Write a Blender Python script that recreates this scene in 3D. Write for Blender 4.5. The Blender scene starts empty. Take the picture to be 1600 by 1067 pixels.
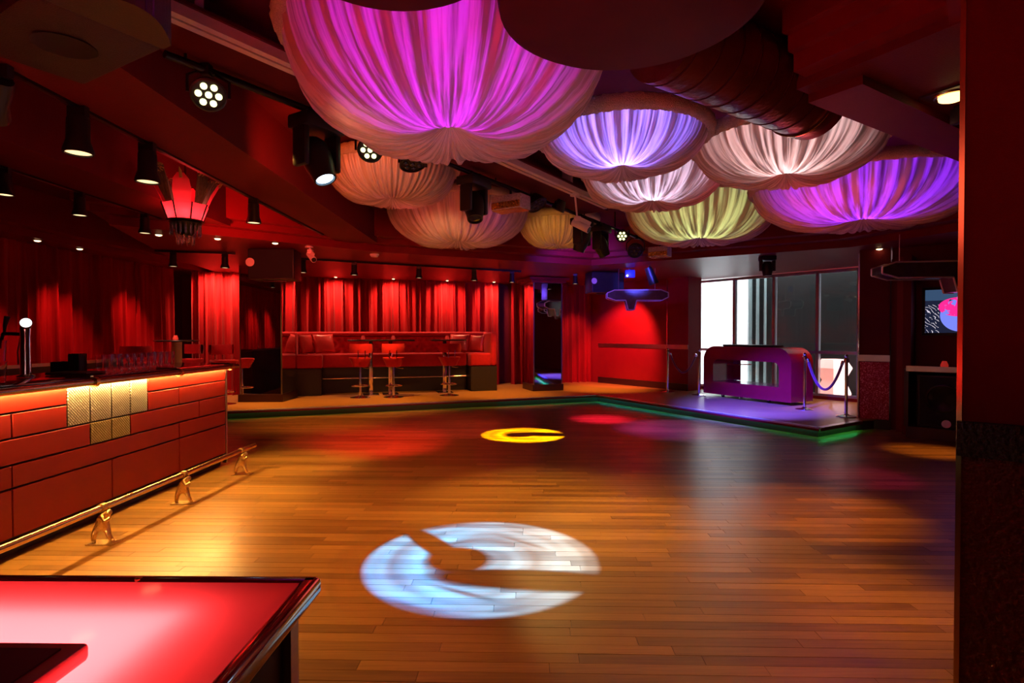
import bpy, bmesh, math, random
from mathutils import Vector, Matrix, Euler
random.seed(7)
PI = math.pi
SC = bpy.context.scene
COL = SC.collection

# ------------------------------------------------------------------ camera
FPX = 889.0
PITCH = math.atan(12.5 / FPX)
CAMZ = 1.5
cam_d = bpy.data.cameras.new('camera')
cam_d.sensor_width = 36.0
cam_d.lens = 36.0 * FPX / 1600.0
cam_d.clip_start = 0.02
cam = bpy.data.objects.new('camera', cam_d)
COL.objects.link(cam)
cam.location = (0, 0, CAMZ)
cam.rotation_euler = (PI / 2 - PITCH, 0, 0)
SC.camera = cam
# ------------------------------------------------------------------ view + world
SC.view_settings.view_transform = 'Standard'
SC.view_settings.look = 'None'
SC.view_settings.gamma = 1.0
SC.view_settings.use_curve_mapping = False
SC.view_settings.exposure = 0.0
w = bpy.data.worlds.new('overcast_daylight')
SC.world = w
w.use_nodes = True
bg = w.node_tree.nodes['Background']
bg.inputs[0].default_value = (0.86, 0.95, 1.0, 1)
bg.inputs[1].default_value = 9.0


def ray(px, py):
    f = Vector((0, math.cos(PITCH), -math.sin(PITCH)))
    u = Vector((0, math.sin(PITCH), math.cos(PITCH)))
    return Vector((1, 0, 0)) * ((px - 800) / FPX) + f + u * ((533.5 - py) / FPX)


def G(px, py, z=0.0):            # the point of the horizontal plane z behind a pixel
    v = ray(px, py)
    return Vector((0, 0, CAMZ)) + v * ((z - CAMZ) / v.z)


def D(px, py, y):                # the point at distance y behind a pixel
    v = ray(px, py)
    return Vector((0, 0, CAMZ)) + v * (y / v.y)


# ------------------------------------------------------------------ lamps of the room
def aim(o, target):
    d = Vector(target) - o.location
    o.rotation_euler = d.to_track_quat('-Z', 'Y').to_euler()


def spot(loc, target, col, power, deg, blend=0.5, radius=0.04, name='spot_lamp'):
    l = bpy.data.lights.new(name, 'SPOT')
    l.color = col
    l.energy = power
    l.spot_size = math.radians(deg)
    l.spot_blend = blend
    l.shadow_soft_size = radius
    o = bpy.data.objects.new(name, l)
    COL.objects.link(o)
    o.location = loc
    aim(o, target)
    return o


def point(loc, col, power, radius=0.05, name='fill_lamp'):  # default name is for added fill lights in mid-air
    l = bpy.data.lights.new(name, 'POINT')
    l.color = col
    l.energy = power
    l.shadow_soft_size = radius
    o = bpy.data.objects.new(name, l)
    COL.objects.link(o)
    o.location = loc
    return o


ORANGE = (1.0, 0.40, 0.07)
AMBER = (1.0, 0.56, 0.13)
WARM = (1.0, 0.72, 0.42)
RED = (1.0, 0.04, 0.05)
PINK = (1.0, 0.05, 0.35)
PURPLE = (0.35, 0.08, 1.0)
BLUE = (0.08, 0.08, 1.0)
# floor washes from unseen lamps without fixtures: (floor pixel, lamp position, colour, power, cone, blend)
for (px, py, loc, col, pw, deg, bl) in [
    (262, 846, (-2.38, 4.05, 2.8), AMBER, 480, 37, .9),
    (376, 777, (-2.38, 5.2, 2.8), AMBER, 480, 37, .9),
    (462, 726, (-2.36, 6.5, 2.8), AMBER, 400, 40, .9),
    (480, 850, (-1.62, 4.2, 2.8), ORANGE, 420, 70, 1.0),
    (860, 790, (-.72, 5.6, 2.75), AMBER, 560, 62, 1.0),
    (1060, 850, (.02, 6.8, 2.75), AMBER, 800, 40, 1.0),
    (1095, 725, (.9, 8.1, 2.75), ORANGE, 620, 26, 1.0),
    (1280, 800, (2.5, 3.6, 2.82), ORANGE, 480, 34, .9),
    (1370, 940, (2.3, 3.1, 2.82), ORANGE, 240, 30, 1.0),
    (1455, 705, (5.2, 7.2, 2.78), ORANGE, 380, 26, 1.0),
    (830, 1080, (-1.5, 4.0, 2.75), ORANGE, 110, 55, 1.0),
    (1300, 1020, (2.2, 3.0, 2.8), ORANGE, 50, 60, 1.0),
    (590, 690, (-.72, 5.6, 2.75), RED, 1700, 36, 1.0),
    (690, 665, (.02, 6.8, 2.75), (1, .12, .2), 420, 40, 1.0),
    (940, 655, (1.3, 8.8, 2.75), (1.0, 0.02, 0.3), 1500, 24, 1.0),
    (1060, 670, (1.7, 9.4, 2.75), (.2, .05, 1.0), 1300, 45, 1.0),
    (1180, 650, (3.3, 8.2, 2.78), (0.04, 0.035, 1.0), 9500, 50, .9),
    (1350, 745, (3.3, 5.0, 2.7), (.5, .02, .6), 160, 24, .7),
    (500, 660, (-3.2, 9.4, 2.8), ORANGE, 300, 60, 1.0),
]:
    spot(loc, G(px, py), col, pw, deg, bl, 0.06)
# colour washes on ceiling and soffits from added lamps that have no fixture
spot((1.2, 9.5, 2.6), (1.3, 11.2, 3.0), (.12, .05, 1.0), 300, 95, 1.0, .05)
spot((2.4, 9.8, 2.7), (2.7, 13.2, 2.5), BLUE, 500, 26, .9, .05)
spot((-1.6, 4.4, 2.75), (-1.9, 6.0, 3.45), (1, .12, .02), 60, 120, 1.0, .05)
spot((-3.5, 6.2, 2.5), (-3.4, 6.6, 3.45), RED, 50, 150, 1.0, .1)
spot((-3.6, 6.6, 2.4), (-3.4, 8.4, 3.0), (1, .05, .03), 160, 100, 1.0, .1)
point((-1.0, 6.8, 2.4), (1, .10, .08), 9, .3)  # added fill, reddens the ceiling
point((.75, 2.75, 2.0), (1, .42, .24), 3.8, .2)  # added fill, warms the near sides of the canopies
spot((-5.9, 9.9, 2.8), (-6.1, 10.5, 1.2), (1, .4, .25), 160, 70, 1.0, .04)  # added lamp, brightens the round table and its stools
point((0.2, 0.4, 2.4), (1, .14, .12), 9, .3)  # added fill for the near pillar
point((2.9, 5.4, 2.3), (1, .10, .10), 14, .3)  # added red fill, no fixture


# ------------------------------------------------------------------ materials
MATS = {}


def mat(name, col, rough=.5, metal=0.0, emit=None, es=0.0, var=0.12, scale=6.0, bump=0.0, bscale=40.0,
        coat=0.0, trans=0.0, stretch=None, sheen=0.0, ior=1.45, spec=.5):
    if name in MATS:
        return MATS[name]
    m = bpy.data.materials.new(name)
    m.use_nodes = True
    nt = m.node_tree
    N, L = nt.nodes, nt.links
    p = N['Principled BSDF']
    p.inputs['Roughness'].default_value = rough
    p.inputs['Metallic'].default_value = metal
    p.inputs['Coat Weight'].default_value = coat
    p.inputs['Transmission Weight'].default_value = trans
    p.inputs['Sheen Weight'].default_value = sheen
    p.inputs['IOR'].default_value = ior
    p.inputs['Specular IOR Level'].default_value = spec
    tc = N.new('ShaderNodeTexCoord')
    mp = N.new('ShaderNodeMapping')
    if stretch:
        mp.inputs['Scale'].default_value = stretch
    L.new(tc.outputs['Object'], mp.inputs['Vector'])
    nz = N.new('ShaderNodeTexNoise')
    nz.inputs['Scale'].default_value = scale
    nz.inputs['Detail'].default_value = 4
    L.new(mp.outputs['Vector'], nz.inputs['Vector'])
    mx = N.new('ShaderNodeMix')
    mx.data_type = 'RGBA'
    mx.inputs['A'].default_value = (*[c * (1 - var) for c in col], 1)
    mx.inputs['B'].default_value = (*[min(1, c * (1 + var)) for c in col], 1)
    L.new(nz.outputs['Fac'], mx.inputs['Factor'])
    L.new(mx.outputs['Result'], p.inputs['Base Color'])
    if bump:
        n2 = N.new('ShaderNodeTexNoise')
        n2.inputs['Scale'].default_value = bscale
        L.new(mp.outputs['Vector'], n2.inputs['Vector'])
        b = N.new('ShaderNodeBump')
        b.inputs['Strength'].default_value = bump
        b.inputs['Distance'].default_value = .02
        L.new(n2.outputs['Fac'], b.inputs['Height'])
        L.new(b.outputs['Normal'], p.inputs['Normal'])
    if emit:
        p.inputs['Emission Color'].default_value = (*emit, 1)
        p.inputs['Emission Strength'].default_value = es
    MATS[name] = m
    return m


REDWALL = mat('dark_red_paint', (.11, .003, .006), .6, spec=.25, bump=.15, bscale=120)
CEIL = mat('deep_red_ceiling_paint', (.085, .003, .007), .7, spec=.2, bump=.1, bscale=90)
TRIMRED = mat('red_gloss_trim', (.17, .004, .007), .45, spec=.3)
WALLRED = mat('bright_red_wallpaper', (.26, .004, .010), .6, spec=.3, bump=.15, bscale=150)
BLACK = mat('black_plastic', (.012, .011, .012), .4, bump=.1, bscale=200)
BLACKM = mat('black_metal', (.02, .02, .02), .3, .6)
DARK = mat('dark_plinth', (.035, .008, .01), .35)
CHROME = mat('chrome', (.75, .74, .72), .12, 1.0, var=.04)
STEEL = mat('brushed_steel', (.55, .52, .48), .3, 1.0, var=.1, scale=30, stretch=(1, 1, 12))
BRASS = mat('brass', (.72, .47, .2), .22, 1.0, var=.12)
GOLD = mat('aged_gold', (.66, .42, .17), .28, 1.0, var=.35, scale=60, bump=.3, bscale=120)
MIRROR = mat('mirror_glass', (.86, .84, .86), .02, 1.0, var=.01)
WHITE = mat('white_plastic', (.75, .72, .72), .4)
REDVEL = mat('red_velvet', (.42, .006, .012), .75, sheen=.08, spec=.25, var=.25, scale=14, bump=.15, bscale=60)
CURT = mat('red_velvet_curtain', (.33, .004, .008), .8, sheen=.05, spec=.15, var=.45, scale=5, stretch=(4, 4, .25))  # upright colour streaks deepen the shade between folds
REDLAQ = mat('red_lacquer', (.26, .004, .014), .22, coat=.4)
GLASS = mat('clear_glass', (.97, .98, .98), .02, trans=1.0, var=.0)
DRINKGLASS = mat('drinking_glass', (.96, .96, .97), .03, trans=1.0, var=.0)
CONC = mat('white_render', (.82, .86, .86), .8, bump=.1)
DARKOUT = mat('dark_cladding', (.005, .006, .006), .35, var=.5)
PLANKM = None


def wood_mat(name, attr, c0, c1, rough=.33):
    m = bpy.data.materials.new(name)
    m.use_nodes = True
    N, L = m.node_tree.nodes, m.node_tree.links
    p = N['Principled BSDF']
    g = N.new('ShaderNodeNewGeometry')
    mp = N.new('ShaderNodeMapping')
    mp.inputs['Scale'].default_value = (1.2, 26, 26)
    L.new(g.outputs['Position'], mp.inputs['Vector'])
    nz = N.new('ShaderNodeTexNoise')
    nz.inputs['Scale'].default_value = 2.2
    nz.inputs['Detail'].default_value = 6
    nz.inputs['Roughness'].default_value = .6
    L.new(mp.outputs['Vector'], nz.inputs['Vector'])
    a = N.new('ShaderNodeAttribute')
    a.attribute_name = 'tone'
    sm = N.new('ShaderNodeMath')
    sm.operation = 'MULTIPLY_ADD'
    sm.inputs[1].default_value = .62
    L.new(nz.outputs['Fac'], sm.inputs[0])
    s2 = N.new('ShaderNodeMath')
    s2.operation = 'MULTIPLY'
    s2.inputs[1].default_value = .42
    L.new(a.outputs['Fac'], s2.inputs[0])
    L.new(s2.outputs[0], sm.inputs[2])
    cr = N.new('ShaderNodeValToRGB')
    cr.color_ramp.elements[0].color = (*c0, 1)
    cr.color_ramp.elements[0].position = .15
    cr.color_ramp.elements[1].color = (*c1, 1)
    cr.color_ramp.elements[1].position = .85
    L.new(sm.outputs[0], cr.inputs[0])
    L.new(cr.outputs[0], p.inputs['Base Color'])
    r = N.new('ShaderNodeMath')
    r.operation = 'MULTIPLY_ADD'
    r.inputs[1].default_value = .16
    r.inputs[2].default_value = rough - .08
    L.new(nz.outputs['Fac'], r.inputs[0])
    L.new(r.outputs[0], p.inputs['Roughness'])
    b = N.new('ShaderNodeBump')
    b.inputs['Strength'].default_value = .08
    b.inputs['Distance'].default_value = .01
    L.new(nz.outputs['Fac'], b.inputs['Height'])
    L.new(b.outputs['Normal'], p.inputs['Normal'])
    return m


WOOD = wood_mat('oak_floorboards', 'tone', (.085, .030, .006), (.36, .165, .036))


# ------------------------------------------------------------------ mesh builder
class MB:
    def __init__(s):
        s.v, s.f, s.uv, s.tone = [], [], None, None

    def add(s, vs, fs):
        n = len(s.v)
        s.v += [Vector(p) for p in vs]
        s.f += [tuple(i + n for i in f) for f in fs]
        return s

    def box(s, c, d, rz=0.0, M=None):
        x, y, z = d[0] / 2, d[1] / 2, d[2] / 2
        vs = [Vector(p) for p in ((-x, -y, -z), (x, -y, -z), (x, y, -z), (-x, y, -z), (-x, -y, z), (x, -y, z), (x, y, z), (-x, y, z))]
        R = M if M is not None else Matrix.Rotation(rz, 3, 'Z')
        return s.add([R @ p + Vector(c) for p in vs],
                     [(0, 3, 2, 1), (4, 5, 6, 7), (0, 1, 5, 4), (1, 2, 6, 5), (2, 3, 7, 6), (3, 0, 4, 7)])

    def rbox(s, c, d, r=.02, rz=0.0, M=None, seg=2):      # box with rounded edges
        bm = bmesh.new()
        bmesh.ops.create_cube(bm, size=1)
        for v in bm.verts:
            v.co = Vector((v.co.x * d[0], v.co.y * d[1], v.co.z * d[2]))
        bmesh.ops.bevel(bm, geom=bm.edges[:] + bm.verts[:], offset=min(r, min(d) * .49), segments=seg, profile=.5, affect='EDGES')
        R = M if M is not None else Matrix.Rotation(rz, 3, 'Z')
        bm.verts.index_update()
        s.add([R @ v.co + Vector(c) for v in bm.verts], [tuple(v.index for v in f.verts) for f in bm.faces])
        bm.free()
        return s

    def prism(s, pts, z0, z1):                           # polygon (ccw) extruded
        n = len(pts)
        s.add([(p[0], p[1], z0) for p in pts] + [(p[0], p[1], z1) for p in pts],
              [tuple(range(n - 1, -1, -1)), tuple(range(n, 2 * n))] + [(i, (i + 1) % n, n + (i + 1) % n, n + i) for i in range(n)])
        return s

    def tube(s, path, r, n=12, caps=True):
        path = [Vector(p) for p in path]
        rs = r if isinstance(r, (list, tuple)) else [r] * len(path)
        base = len(s.v)
        up = None
        for i, p in enumerate(path):
            t = (path[min(i + 1, len(path) - 1)] - path[max(i - 1, 0)]).normalized()
            if up is None:
                up = Vector((0, 0, 1)) if abs(t.z) < .9 else Vector((1, 0, 0))
            a = t.cross(up).normalized()
            b = a.cross(t).normalized()
            up = b
            for k in range(n):
                an = 2 * PI * k / n
                s.v.append(p + (a * math.cos(an) + b * math.sin(an)) * rs[i])
        for i in range(len(path) - 1):
            for k in range(n):
                s.f.append((base + i * n + k, base + i * n + (k + 1) % n, base + (i + 1) * n + (k + 1) % n, base + (i + 1) * n + k))
        if caps:
            s.f.append(tuple(base + k for k in range(n - 1, -1, -1)))
            e = base + (len(path) - 1) * n
            s.f.append(tuple(e + k for k in range(n)))
        return s

    def lathe(s, prof, n=24, c=(0, 0, 0), M=None):       # profile of (r, z)
        base = len(s.v)
        R = M if M is not None else Matrix.Identity(3)
        for (r, z) in prof:
            for k in range(n):
                a = 2 * PI * k / n
                s.v.append(R @ Vector((r * math.cos(a), r * math.sin(a), z)) + Vector(c))
        for i in range(len(prof) - 1):
            for k in range(n):
                s.f.append((base + i * n + k, base + i * n + (k + 1) % n, base + (i + 1) * n + (k + 1) % n, base + (i + 1) * n + k))
        if prof[0][0] > 1e-5:
            s.f.append(tuple(base + k for k in range(n - 1, -1, -1)))
        if prof[-1][0] > 1e-5:
            e = base + (len(prof) - 1) * n
            s.f.append(tuple(e + k for k in range(n)))
        return s

    def grid(s, fn, nu, nv, closed=False):               # fn(i/nu, j/nv) -> point
        base = len(s.v)
        cols = nu if closed else nu + 1
        uvs = []
        for j in range(nv + 1):
            for i in range(cols):
                s.v.append(Vector(fn(i / nu, j / nv)))
        for j in range(nv):
            for i in range(nu):
                a = base + j * cols + i
                b = base + j * cols + (i + 1) % cols if closed else a + 1
                s.f.append((a, b, b + cols, a + cols))
        return s

    def build(s, name, material, parent=None, smooth=True, sharp=40, world=False):
        me = bpy.data.meshes.new(name)
        vs = s.v
        if world and parent is not None:
            inv = (Matrix.Translation(parent.location) @ parent.rotation_euler.to_matrix().to_4x4()).inverted()
            vs = [inv @ p for p in vs]
        me.from_pydata([tuple(p) for p in vs], [], s.f)
        me.validate()
        bm = bmesh.new()
        bm.from_mesh(me)
        bmesh.ops.remove_doubles(bm, verts=bm.verts, dist=1e-5)
        bmesh.ops.recalc_face_normals(bm, faces=bm.faces)
        bm.to_mesh(me)
        bm.free()
        if smooth:
            me.shade_smooth()
            me.set_sharp_from_angle(angle=math.radians(sharp))
        me.materials.append(material)
        o = bpy.data.objects.new(name, me)
        COL.objects.link(o)
        if parent is not None:
            o.parent = parent
        return o


def tag(o, label, cat, group=None):
    o['label'] = label
    o['category'] = cat
    if group:
        o['group'] = group
    return o


def thing(name, label, cat, loc=(0, 0, 0), rz=0.0, group=None):
    o = bpy.data.objects.new(name, None)
    o.empty_display_size = .1
    COL.objects.link(o)
    o.location = loc
    o.rotation_euler = (0, 0, rz)
    return tag(o, label, cat, group)


def struct(o):
    o['kind'] = 'structure'
    return o


def copy_tree(o, parent=None):
    c = o.copy()
    COL.objects.link(c)
    if parent is not None:
        c.parent = parent
    for ch in [x for x in o.children]:
        copy_tree(ch, c)
    return c


def rot_to(d):                                            # matrix whose Z axis is d
    return Vector(d).to_track_quat('Z', 'Y').to_matrix()

# ================================================================== THE SETTING
V2 = lambda x, y: Vector((x, y))
# ---- floor: bedding + boards laid across the room (each near board a part, the far ones joined)
A = math.radians(-1.48)
FLP = [V2(-8.2, -3.4), V2(7.6, -3.4), V2(7.6, 10.0), V2(6.95, 11.3), V2(4.5, 14.4), V2(3.3, 16.7), V2(-8.2, 13.2)]
floor = struct(MB().prism(FLP, -.06, -.010).build('floor', mat('floor_bedding', (.03, .012, .006), .6), smooth=False))
BW = .078


def board(x0, x1, y0, tone, z):
    e = .0012
    m = MB()
    R = Matrix.Rotation(A, 3, 'Z')
    c = R @ Vector(((x0 + x1) / 2, y0 + BW / 2, z - .008))
    m.box(c, (x1 - x0 - 2 * e, BW - 2 * e, .016), A)
    return m


near, far = [], []
row = -22
while row * BW < 14.2:
    y0 = row * BW
    x = -6.4 + random.uniform(-1.4, 0)
    while x < 7.4:
        ln = random.choice((.55, .8, 1.05, 1.3, 1.6, 1.9)) * random.uniform(.92, 1.08)
        ln = min(ln, 7.42 - x) if x < 7.4 else ln
        t = random.random() ** 1.1
        if random.random() < .1:
            t *= .25
        vis = 2.2 < y0 < 5.9 and abs((x + ln / 2)) < y0 * .92 + ln / 2
        (near if vis else far).append((x, x + ln, y0, t, random.uniform(-.0005, .0005)))
        x += ln
    row += 1
near.sort(key=lambda b: b[2])
far += near[290:]
near = near[:290]


def tone_attr(me, vals):
    a = me.attributes.new('tone', 'FLOAT', 'FACE')
    a.data.foreach_set('value', vals)


for (x0, x1, y0, t, z) in near:
    o = board(x0, x1, y0, t, z).build('floorboard', WOOD, floor, smooth=False)
    tone_attr(o.data, [t] * len(o.data.polygons))
me = bpy.data.meshes.new('far_floorboards')
vs, fs, tn = [], [], []
for (x0, x1, y0, t, z) in far:
    m = board(x0, x1, y0, t, z)
    n = len(vs)
    vs += [tuple(p) for p in m.v]
    fs += [tuple(i + n for i in f) for f in m.f]
    tn += [t] * 6
me.from_pydata(vs, [], fs)
tone_attr(me, tn)
me.materials.append(WOOD)
o = bpy.data.objects.new('distant_floorboards', me)
COL.objects.link(o)
o.parent = floor
o['kind'] = 'stuff'

# ---- raised platform round the dance floor
PZ = .15
p1, p2, p3, p4 = (V2(*G(x, y).xy) for x, y in ((350, 655), (934, 627), (1278, 683), (1337, 672)))
p0 = p1 + (p1 - p2).normalized() * 3.2
PLATW = mat('platform_boards', (.34, .165, .045), .35, var=.45, scale=3, stretch=(.6, 14, 1), bump=.05)
plat_pts = [p0, p1, p2, p3, p4, V2(7.5, 9.6), V2(7.5, 11.0), V2(5.0, 14.6), V2(3.3, 16.7), V2(-8.2, 13.2), V2(-8.2, p0.y)]
plat = struct(MB().prism(plat_pts, .0, PZ - .022).build('floor_platform', mat('platform_fascia', (.05, .012, .012), .4), smooth=False))
MB().prism(plat_pts, PZ - .022, PZ).build('platform_deck', PLATW, plat, smooth=False)
ALU = mat('aluminium_nosing', (.7, .68, .72), .35, .9, var=.05)


def strip(a, b, z, w_, h, out, material, name, parent, ext=.12):
    d = (b - a).normalized()
    nrm = V2(d.y, -d.x)
    c = (a + b) / 2 + nrm * out
    ang = math.atan2(d.y, d.x)
    return MB().box((c.x, c.y, z), ((b - a).length + ext, w_, h), ang).build(name, material, parent, smooth=False)


GREENS = [(.10, 1.0, .16), (.03, 1.0, .45), (.03, .95, .75), (.06, 1.0, .22)]
LEDM = [mat('green_led_%d' % i, (.1, .4, .2), emit=c, es=s) for i, (c, s) in enumerate(zip(GREENS, (3.2, 6.0, 9.0, 9.0)))]
for a, b in ((p0, p2), (p2, p3), (p3, p4)):
    strip(a, b, PZ - .010, .09, .022, .030, ALU, 'nosing', plat)
    strip(a, b, PZ - .034, .012, .03, .072, TRIMRED, 'lip', plat)
q = p0.lerp(p2, .78)
for a, b, k in ((p0, q, 0), (q, p2, 1), (p2, p2.lerp(p3, .55), 2), (p2.lerp(p3, .55), p3, 1), (p3, p4, 3)):
    strip(a, b, PZ - .030, .03, .012, .045, LEDM[k], 'led_strip', plat, -.02)

# ---- ceiling, soffits, beams
CZ = 3.42
W0, W1 = V2(*G(1068, 604, PZ).xy), V2(*G(1342, 628, PZ).xy)
ROOF = [V2(-8.2, -3.4), V2(7.6, -3.4), V2(7.6, 10.0), W1 + V2(.3, .2), W0 + V2(.1, .15), V2(3.4, 16.9), V2(-8.2, 13.2)]
struct(MB().prism(ROOF, CZ, CZ + .1).build('ceiling', CEIL, smooth=False))


def soffit(name, pts, z0, z1=CZ, m=TRIMRED):
    return struct(MB().prism(pts, z0, z1).build(name, m, smooth=False))


bnd = [V2(-6.15, 9.4), V2(-5.0, 6.45), V2(-2.1, 8.85), V2(1.55, 10.55), V2(4.75, 8.55), V2(5.45, 6.9), V2(7.4, 6.6)]
sh = [V2(.25, .5), V2(.1, .6), V2(0, .6), V2(0, .7), V2(.55, .3), V2(.6, .1), V2(0, .6)]
tail = [V2(7.4, 9.9), W1 + V2(.25, .2), W0 + V2(.1, .15), V2(3.3, 16.7), V2(-6.6, 13.4)]
SOFP = []
for k, z in enumerate((3.02, 2.94, 2.83)):
    SOFP.append(([b + s * (.42 * k) for b, s in zip(bnd, sh)] + tail, z))
    soffit('ceiling_soffit' if k == 0 else 'ceiling_soffit_step', [b + s * (.42 * k) for b, s in zip(bnd, sh)] + tail, z, CZ - .001 * k)
soffit('ceiling_soffit_side', [V2(-8.2, -3), V2(-6.62, -3), V2(-6.62, 13.3), V2(-8.2, 13)], 2.83)
soffit('ceiling_soffit_side_step', [V2(-8.2, -3), V2(-6.4, -3), V2(-6.4, 13.3), V2(-8.2, 13)], 2.93)
# long beams running with the bar
soffit('beam_over_bar', [V2(-2.72, -3), V2(-2.08, -3), V2(-2.13, 9.0), V2(-2.72, 9.0)], 2.93, m=REDWALL)
soffit('beam_behind_bar', [V2(-4.345, -3), V2(-3.75, -3), V2(-3.75, 7.6), V2(-4.345, 7.1)], 2.93, m=REDWALL)
# diagonal beam that carries the two white rails
ba, bb = V2(-1.95, 3.2), V2(2.35, 9.9)
bd = (bb - ba).normalized()
bn = V2(bd.y, -bd.x)
ba2 = ba - bd * 3.5
_ra, _rb = G(300, 32, 3.214), G(950, 322.5, 3.214)
_d = V2(_rb.x - _ra.x, _rb.y - _ra.y).normalized()
_n = V2(_d.y, -_d.x)
_a, _b = V2(*_ra.xy) - _d * 3, V2(*_rb.xy) + _d * .2
BEAMD = [_a - _n * .55, _a - _n * .09, _b - _n * .09, _b - _n * .55]
soffit('beam_diagonal', [_a - _n * .55, _a - _n * .09, _b - _n * .09, _b - _n * .55], 3.20, m=CEIL)
# near right soffit with cornice and hanging beam
c0 = V2(*G(1245, 140, 2.9).xy)
c1 = V2(*G(1500, 243, 2.9).xy)
c2 = c1 + (c1 - c0) * 1.6
near_dir = V2(.48, -.88)
soffit('ceiling_soffit_near', [c0, c0 + near_dir * 5, c2 + V2(0, -6), c2], 2.9, m=REDWALL)
nd = (c1 - c0).normalized()
nn = V2(-nd.y, nd.x)
soffit('beam_near', [c0 - nn * .30 + nd * .12, c2 - nn * .30, c2, c0 + nd * .12], 2.85, m=REDWALL)
for k, (o_, z) in enumerate(((.0, 2.95), (-.05, 3.05), (-.1, 3.14))):
    q0 = c0 + V2(-.88, -.48) * (.10 - o_) + nd * -.02
    soffit('trim_%d' % (k + 1), [q0 - nn * .06, q0 + near_dir * 5, q0 + near_dir * 5 + V2(.88, .48) * .3, q0 - nn * .06 + nd * .3], z, CZ, m=TRIMRED)

q0 = c0 - V2(.88, .48) * .55                              # step added above the duct to cover the lit ceiling gap
soffit('trim_4', [q0 + nn * .3, q0 + near_dir * 5, q0 + near_dir * 5 + V2(.88, .48) * .6, q0 + nn * .3 + nd * .7], 3.27, CZ, m=TRIMRED)

# ---- outer walls
def wall(name, a, b, z0, z1, t=.12, m=REDWALL):
    a, b = V2(*a), V2(*b)
    d = (b - a).normalized()
    n = V2(d.y, -d.x)
    return struct(MB().prism([a, b, b - n * t, a - n * t][::-1], z0, z1).build(name, m, smooth=False))


wall('wall_left', (-7.5, -3.2), (-7.5, 14.5), 0, CZ)
wall('wall_rear', (9, -3.2), (-7.6, -3.2), 0, CZ)
cl0, cl1 = V2(-5.38, 13.3), V2(2.47, 16.0)        # line of the curtains behind the sofa
cd = (cl1 - cl0).normalized()
cn = V2(cd.y, -cd.x)
wall('wall_back', tuple(cl0 - cd * 3.2 - cn * .35), tuple(cl1 + cd * .3 - cn * .35), 0, CZ)
rw0, rw1 = V2(*G(935, 597.5, PZ).xy), V2(*G(1075, 611, PZ).xy)
wr = wall('wall_right', tuple(rw0 - (rw1 - rw0).normalized() * .6), tuple(rw1), 0, CZ, .5, WALLRED)


def wallband(parent, a, b, z0, z1, out, m, name):
    d = (b - a).normalized()
    n = V2(d.y, -d.x)
    return MB().prism([a + n * out, b + n * out, b - n * .01, a - n * .01][::-1], z0, z1).build(name, m, parent, smooth=False)


BAND = mat('brushed_aluminium_band', (.62, .6, .62), .28, 1.0, var=.15, scale=4)
wallband(wr, rw0, rw1, 1.13, 1.23, .012, BAND, 'metal_band')
bbx = wallband(wr, rw0, rw1, PZ, PZ + .16, .02, DARK, 'skirting')
# chrome corner strip and the flush seam near the end of the red wall
e = rw0.lerp(rw1, .79)
wallband(wr, e, e + (rw1 - rw0).normalized() * .025, PZ, 2.8, .014, CHROME, 'corner_strip')

# ---- window wall on the platform
wa, wb = V2(*G(1068, 604, PZ).xy), V2(*G(1342, 628, PZ).xy)
wd = (wb - wa)
WL = wd.length
wd.normalize()
wn = V2(-wd.y, wd.x) * -1          # towards the room
if wn.dot(V2(0, 0) - wa) < 0:
    wn = -wn
FR = mat('aluminium_window_frame', (.45, .45, .5), .3, .8, var=.05)


def on_wall(px):
    v = ray(px, 550)
    d = V2(v.x, v.y)
    # intersect camera ray with the window line
    den = d.x * wd.y - d.y * wd.x
    t = (wa.x * wd.y - wa.y * wd.x) / den
    return (d * t - wa).dot(wd)


win = struct(thing('window_1', '', '', (wa.x, wa.y, PZ), math.atan2(wd.y, wd.x)))
del win['label'], win['category']
ss = [0.0] + [on_wall(p) for p in (1090, 1148, 1210, 1278)] + [WL]
H0, HT, HM = .06, 2.62, .96
f = MB()
for s_ in ss:
    MB().box((s_, 0, (H0 + HT) / 2), (.06, .1, HT - H0)).build('mullion', FR, win, smooth=False)
for z, n in ((H0 + .02, 'sill_rail'), (HM, 'transom'), (HT, 'head_rail')):
    MB().box((WL / 2, 0, z), (WL + .06, .09, .06)).build(n, FR, win, smooth=False)
MB().box((WL / 2, .02, .03), (WL + .06, .2, .06)).build('kerb', TRIMRED, win, smooth=False)
for a, b in zip(ss[:-1], ss[1:]):
    for z0, z1 in ((H0 + .05, HM - .03), (HM + .03, HT - .03)):
        MB().box(((a + b) / 2, 0, (z0 + z1) / 2), (b - a - .06, .008, z1 - z0)).build('pane', GLASS, win, smooth=False)
# outside: white rendered building in daylight on the left, a dark clad block behind the right panes
def outp(s_, back):
    p = wa + wd * s_ - wn * back
    return p


ang = math.atan2(wd.y, wd.x)
o_ = outp(-1.9, 2.3)
ext = thing('white_building', 'white rendered building in daylight outside the window', 'building', (o_.x, o_.y, -1), ang)
MB().box((0, 0, 3), (5.0, .3, 8)).build('facade', CONC, ext, smooth=False)
for k in range(4):
    MB().box((-.9, -.165, 1.6 + k * .75), (2.2, .03, .02)).build('facade_joint', mat('grey_joint', (.5, .55, .55), .7), ext, smooth=False)
o_ = outp(.78, 1.5)
blk = thing('dark_building', 'dark clad building with vertical pipes outside the right window panes', 'building', (o_.x, o_.y, -1), ang)
MB().box((2.9, .3, 3), (5.8, .3, 8)).build('cladding', DARKOUT, blk, smooth=False)
for k in range(3):
    MB().tube([(.12 + .2 * k, .06, 0), (.12 + .2 * k, .06, 7)], .05 - .01 * k, 10).build('downpipe', mat('grey_pipe', (.12, .16, .16), .4), blk)
gl_ = outp(on_wall(1309) - .34, .62)
LIT = mat('lit_translucent_planter', (.8, .6, .55), .4, emit=(1.0, .34, .26), es=.85, var=.05)
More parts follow.
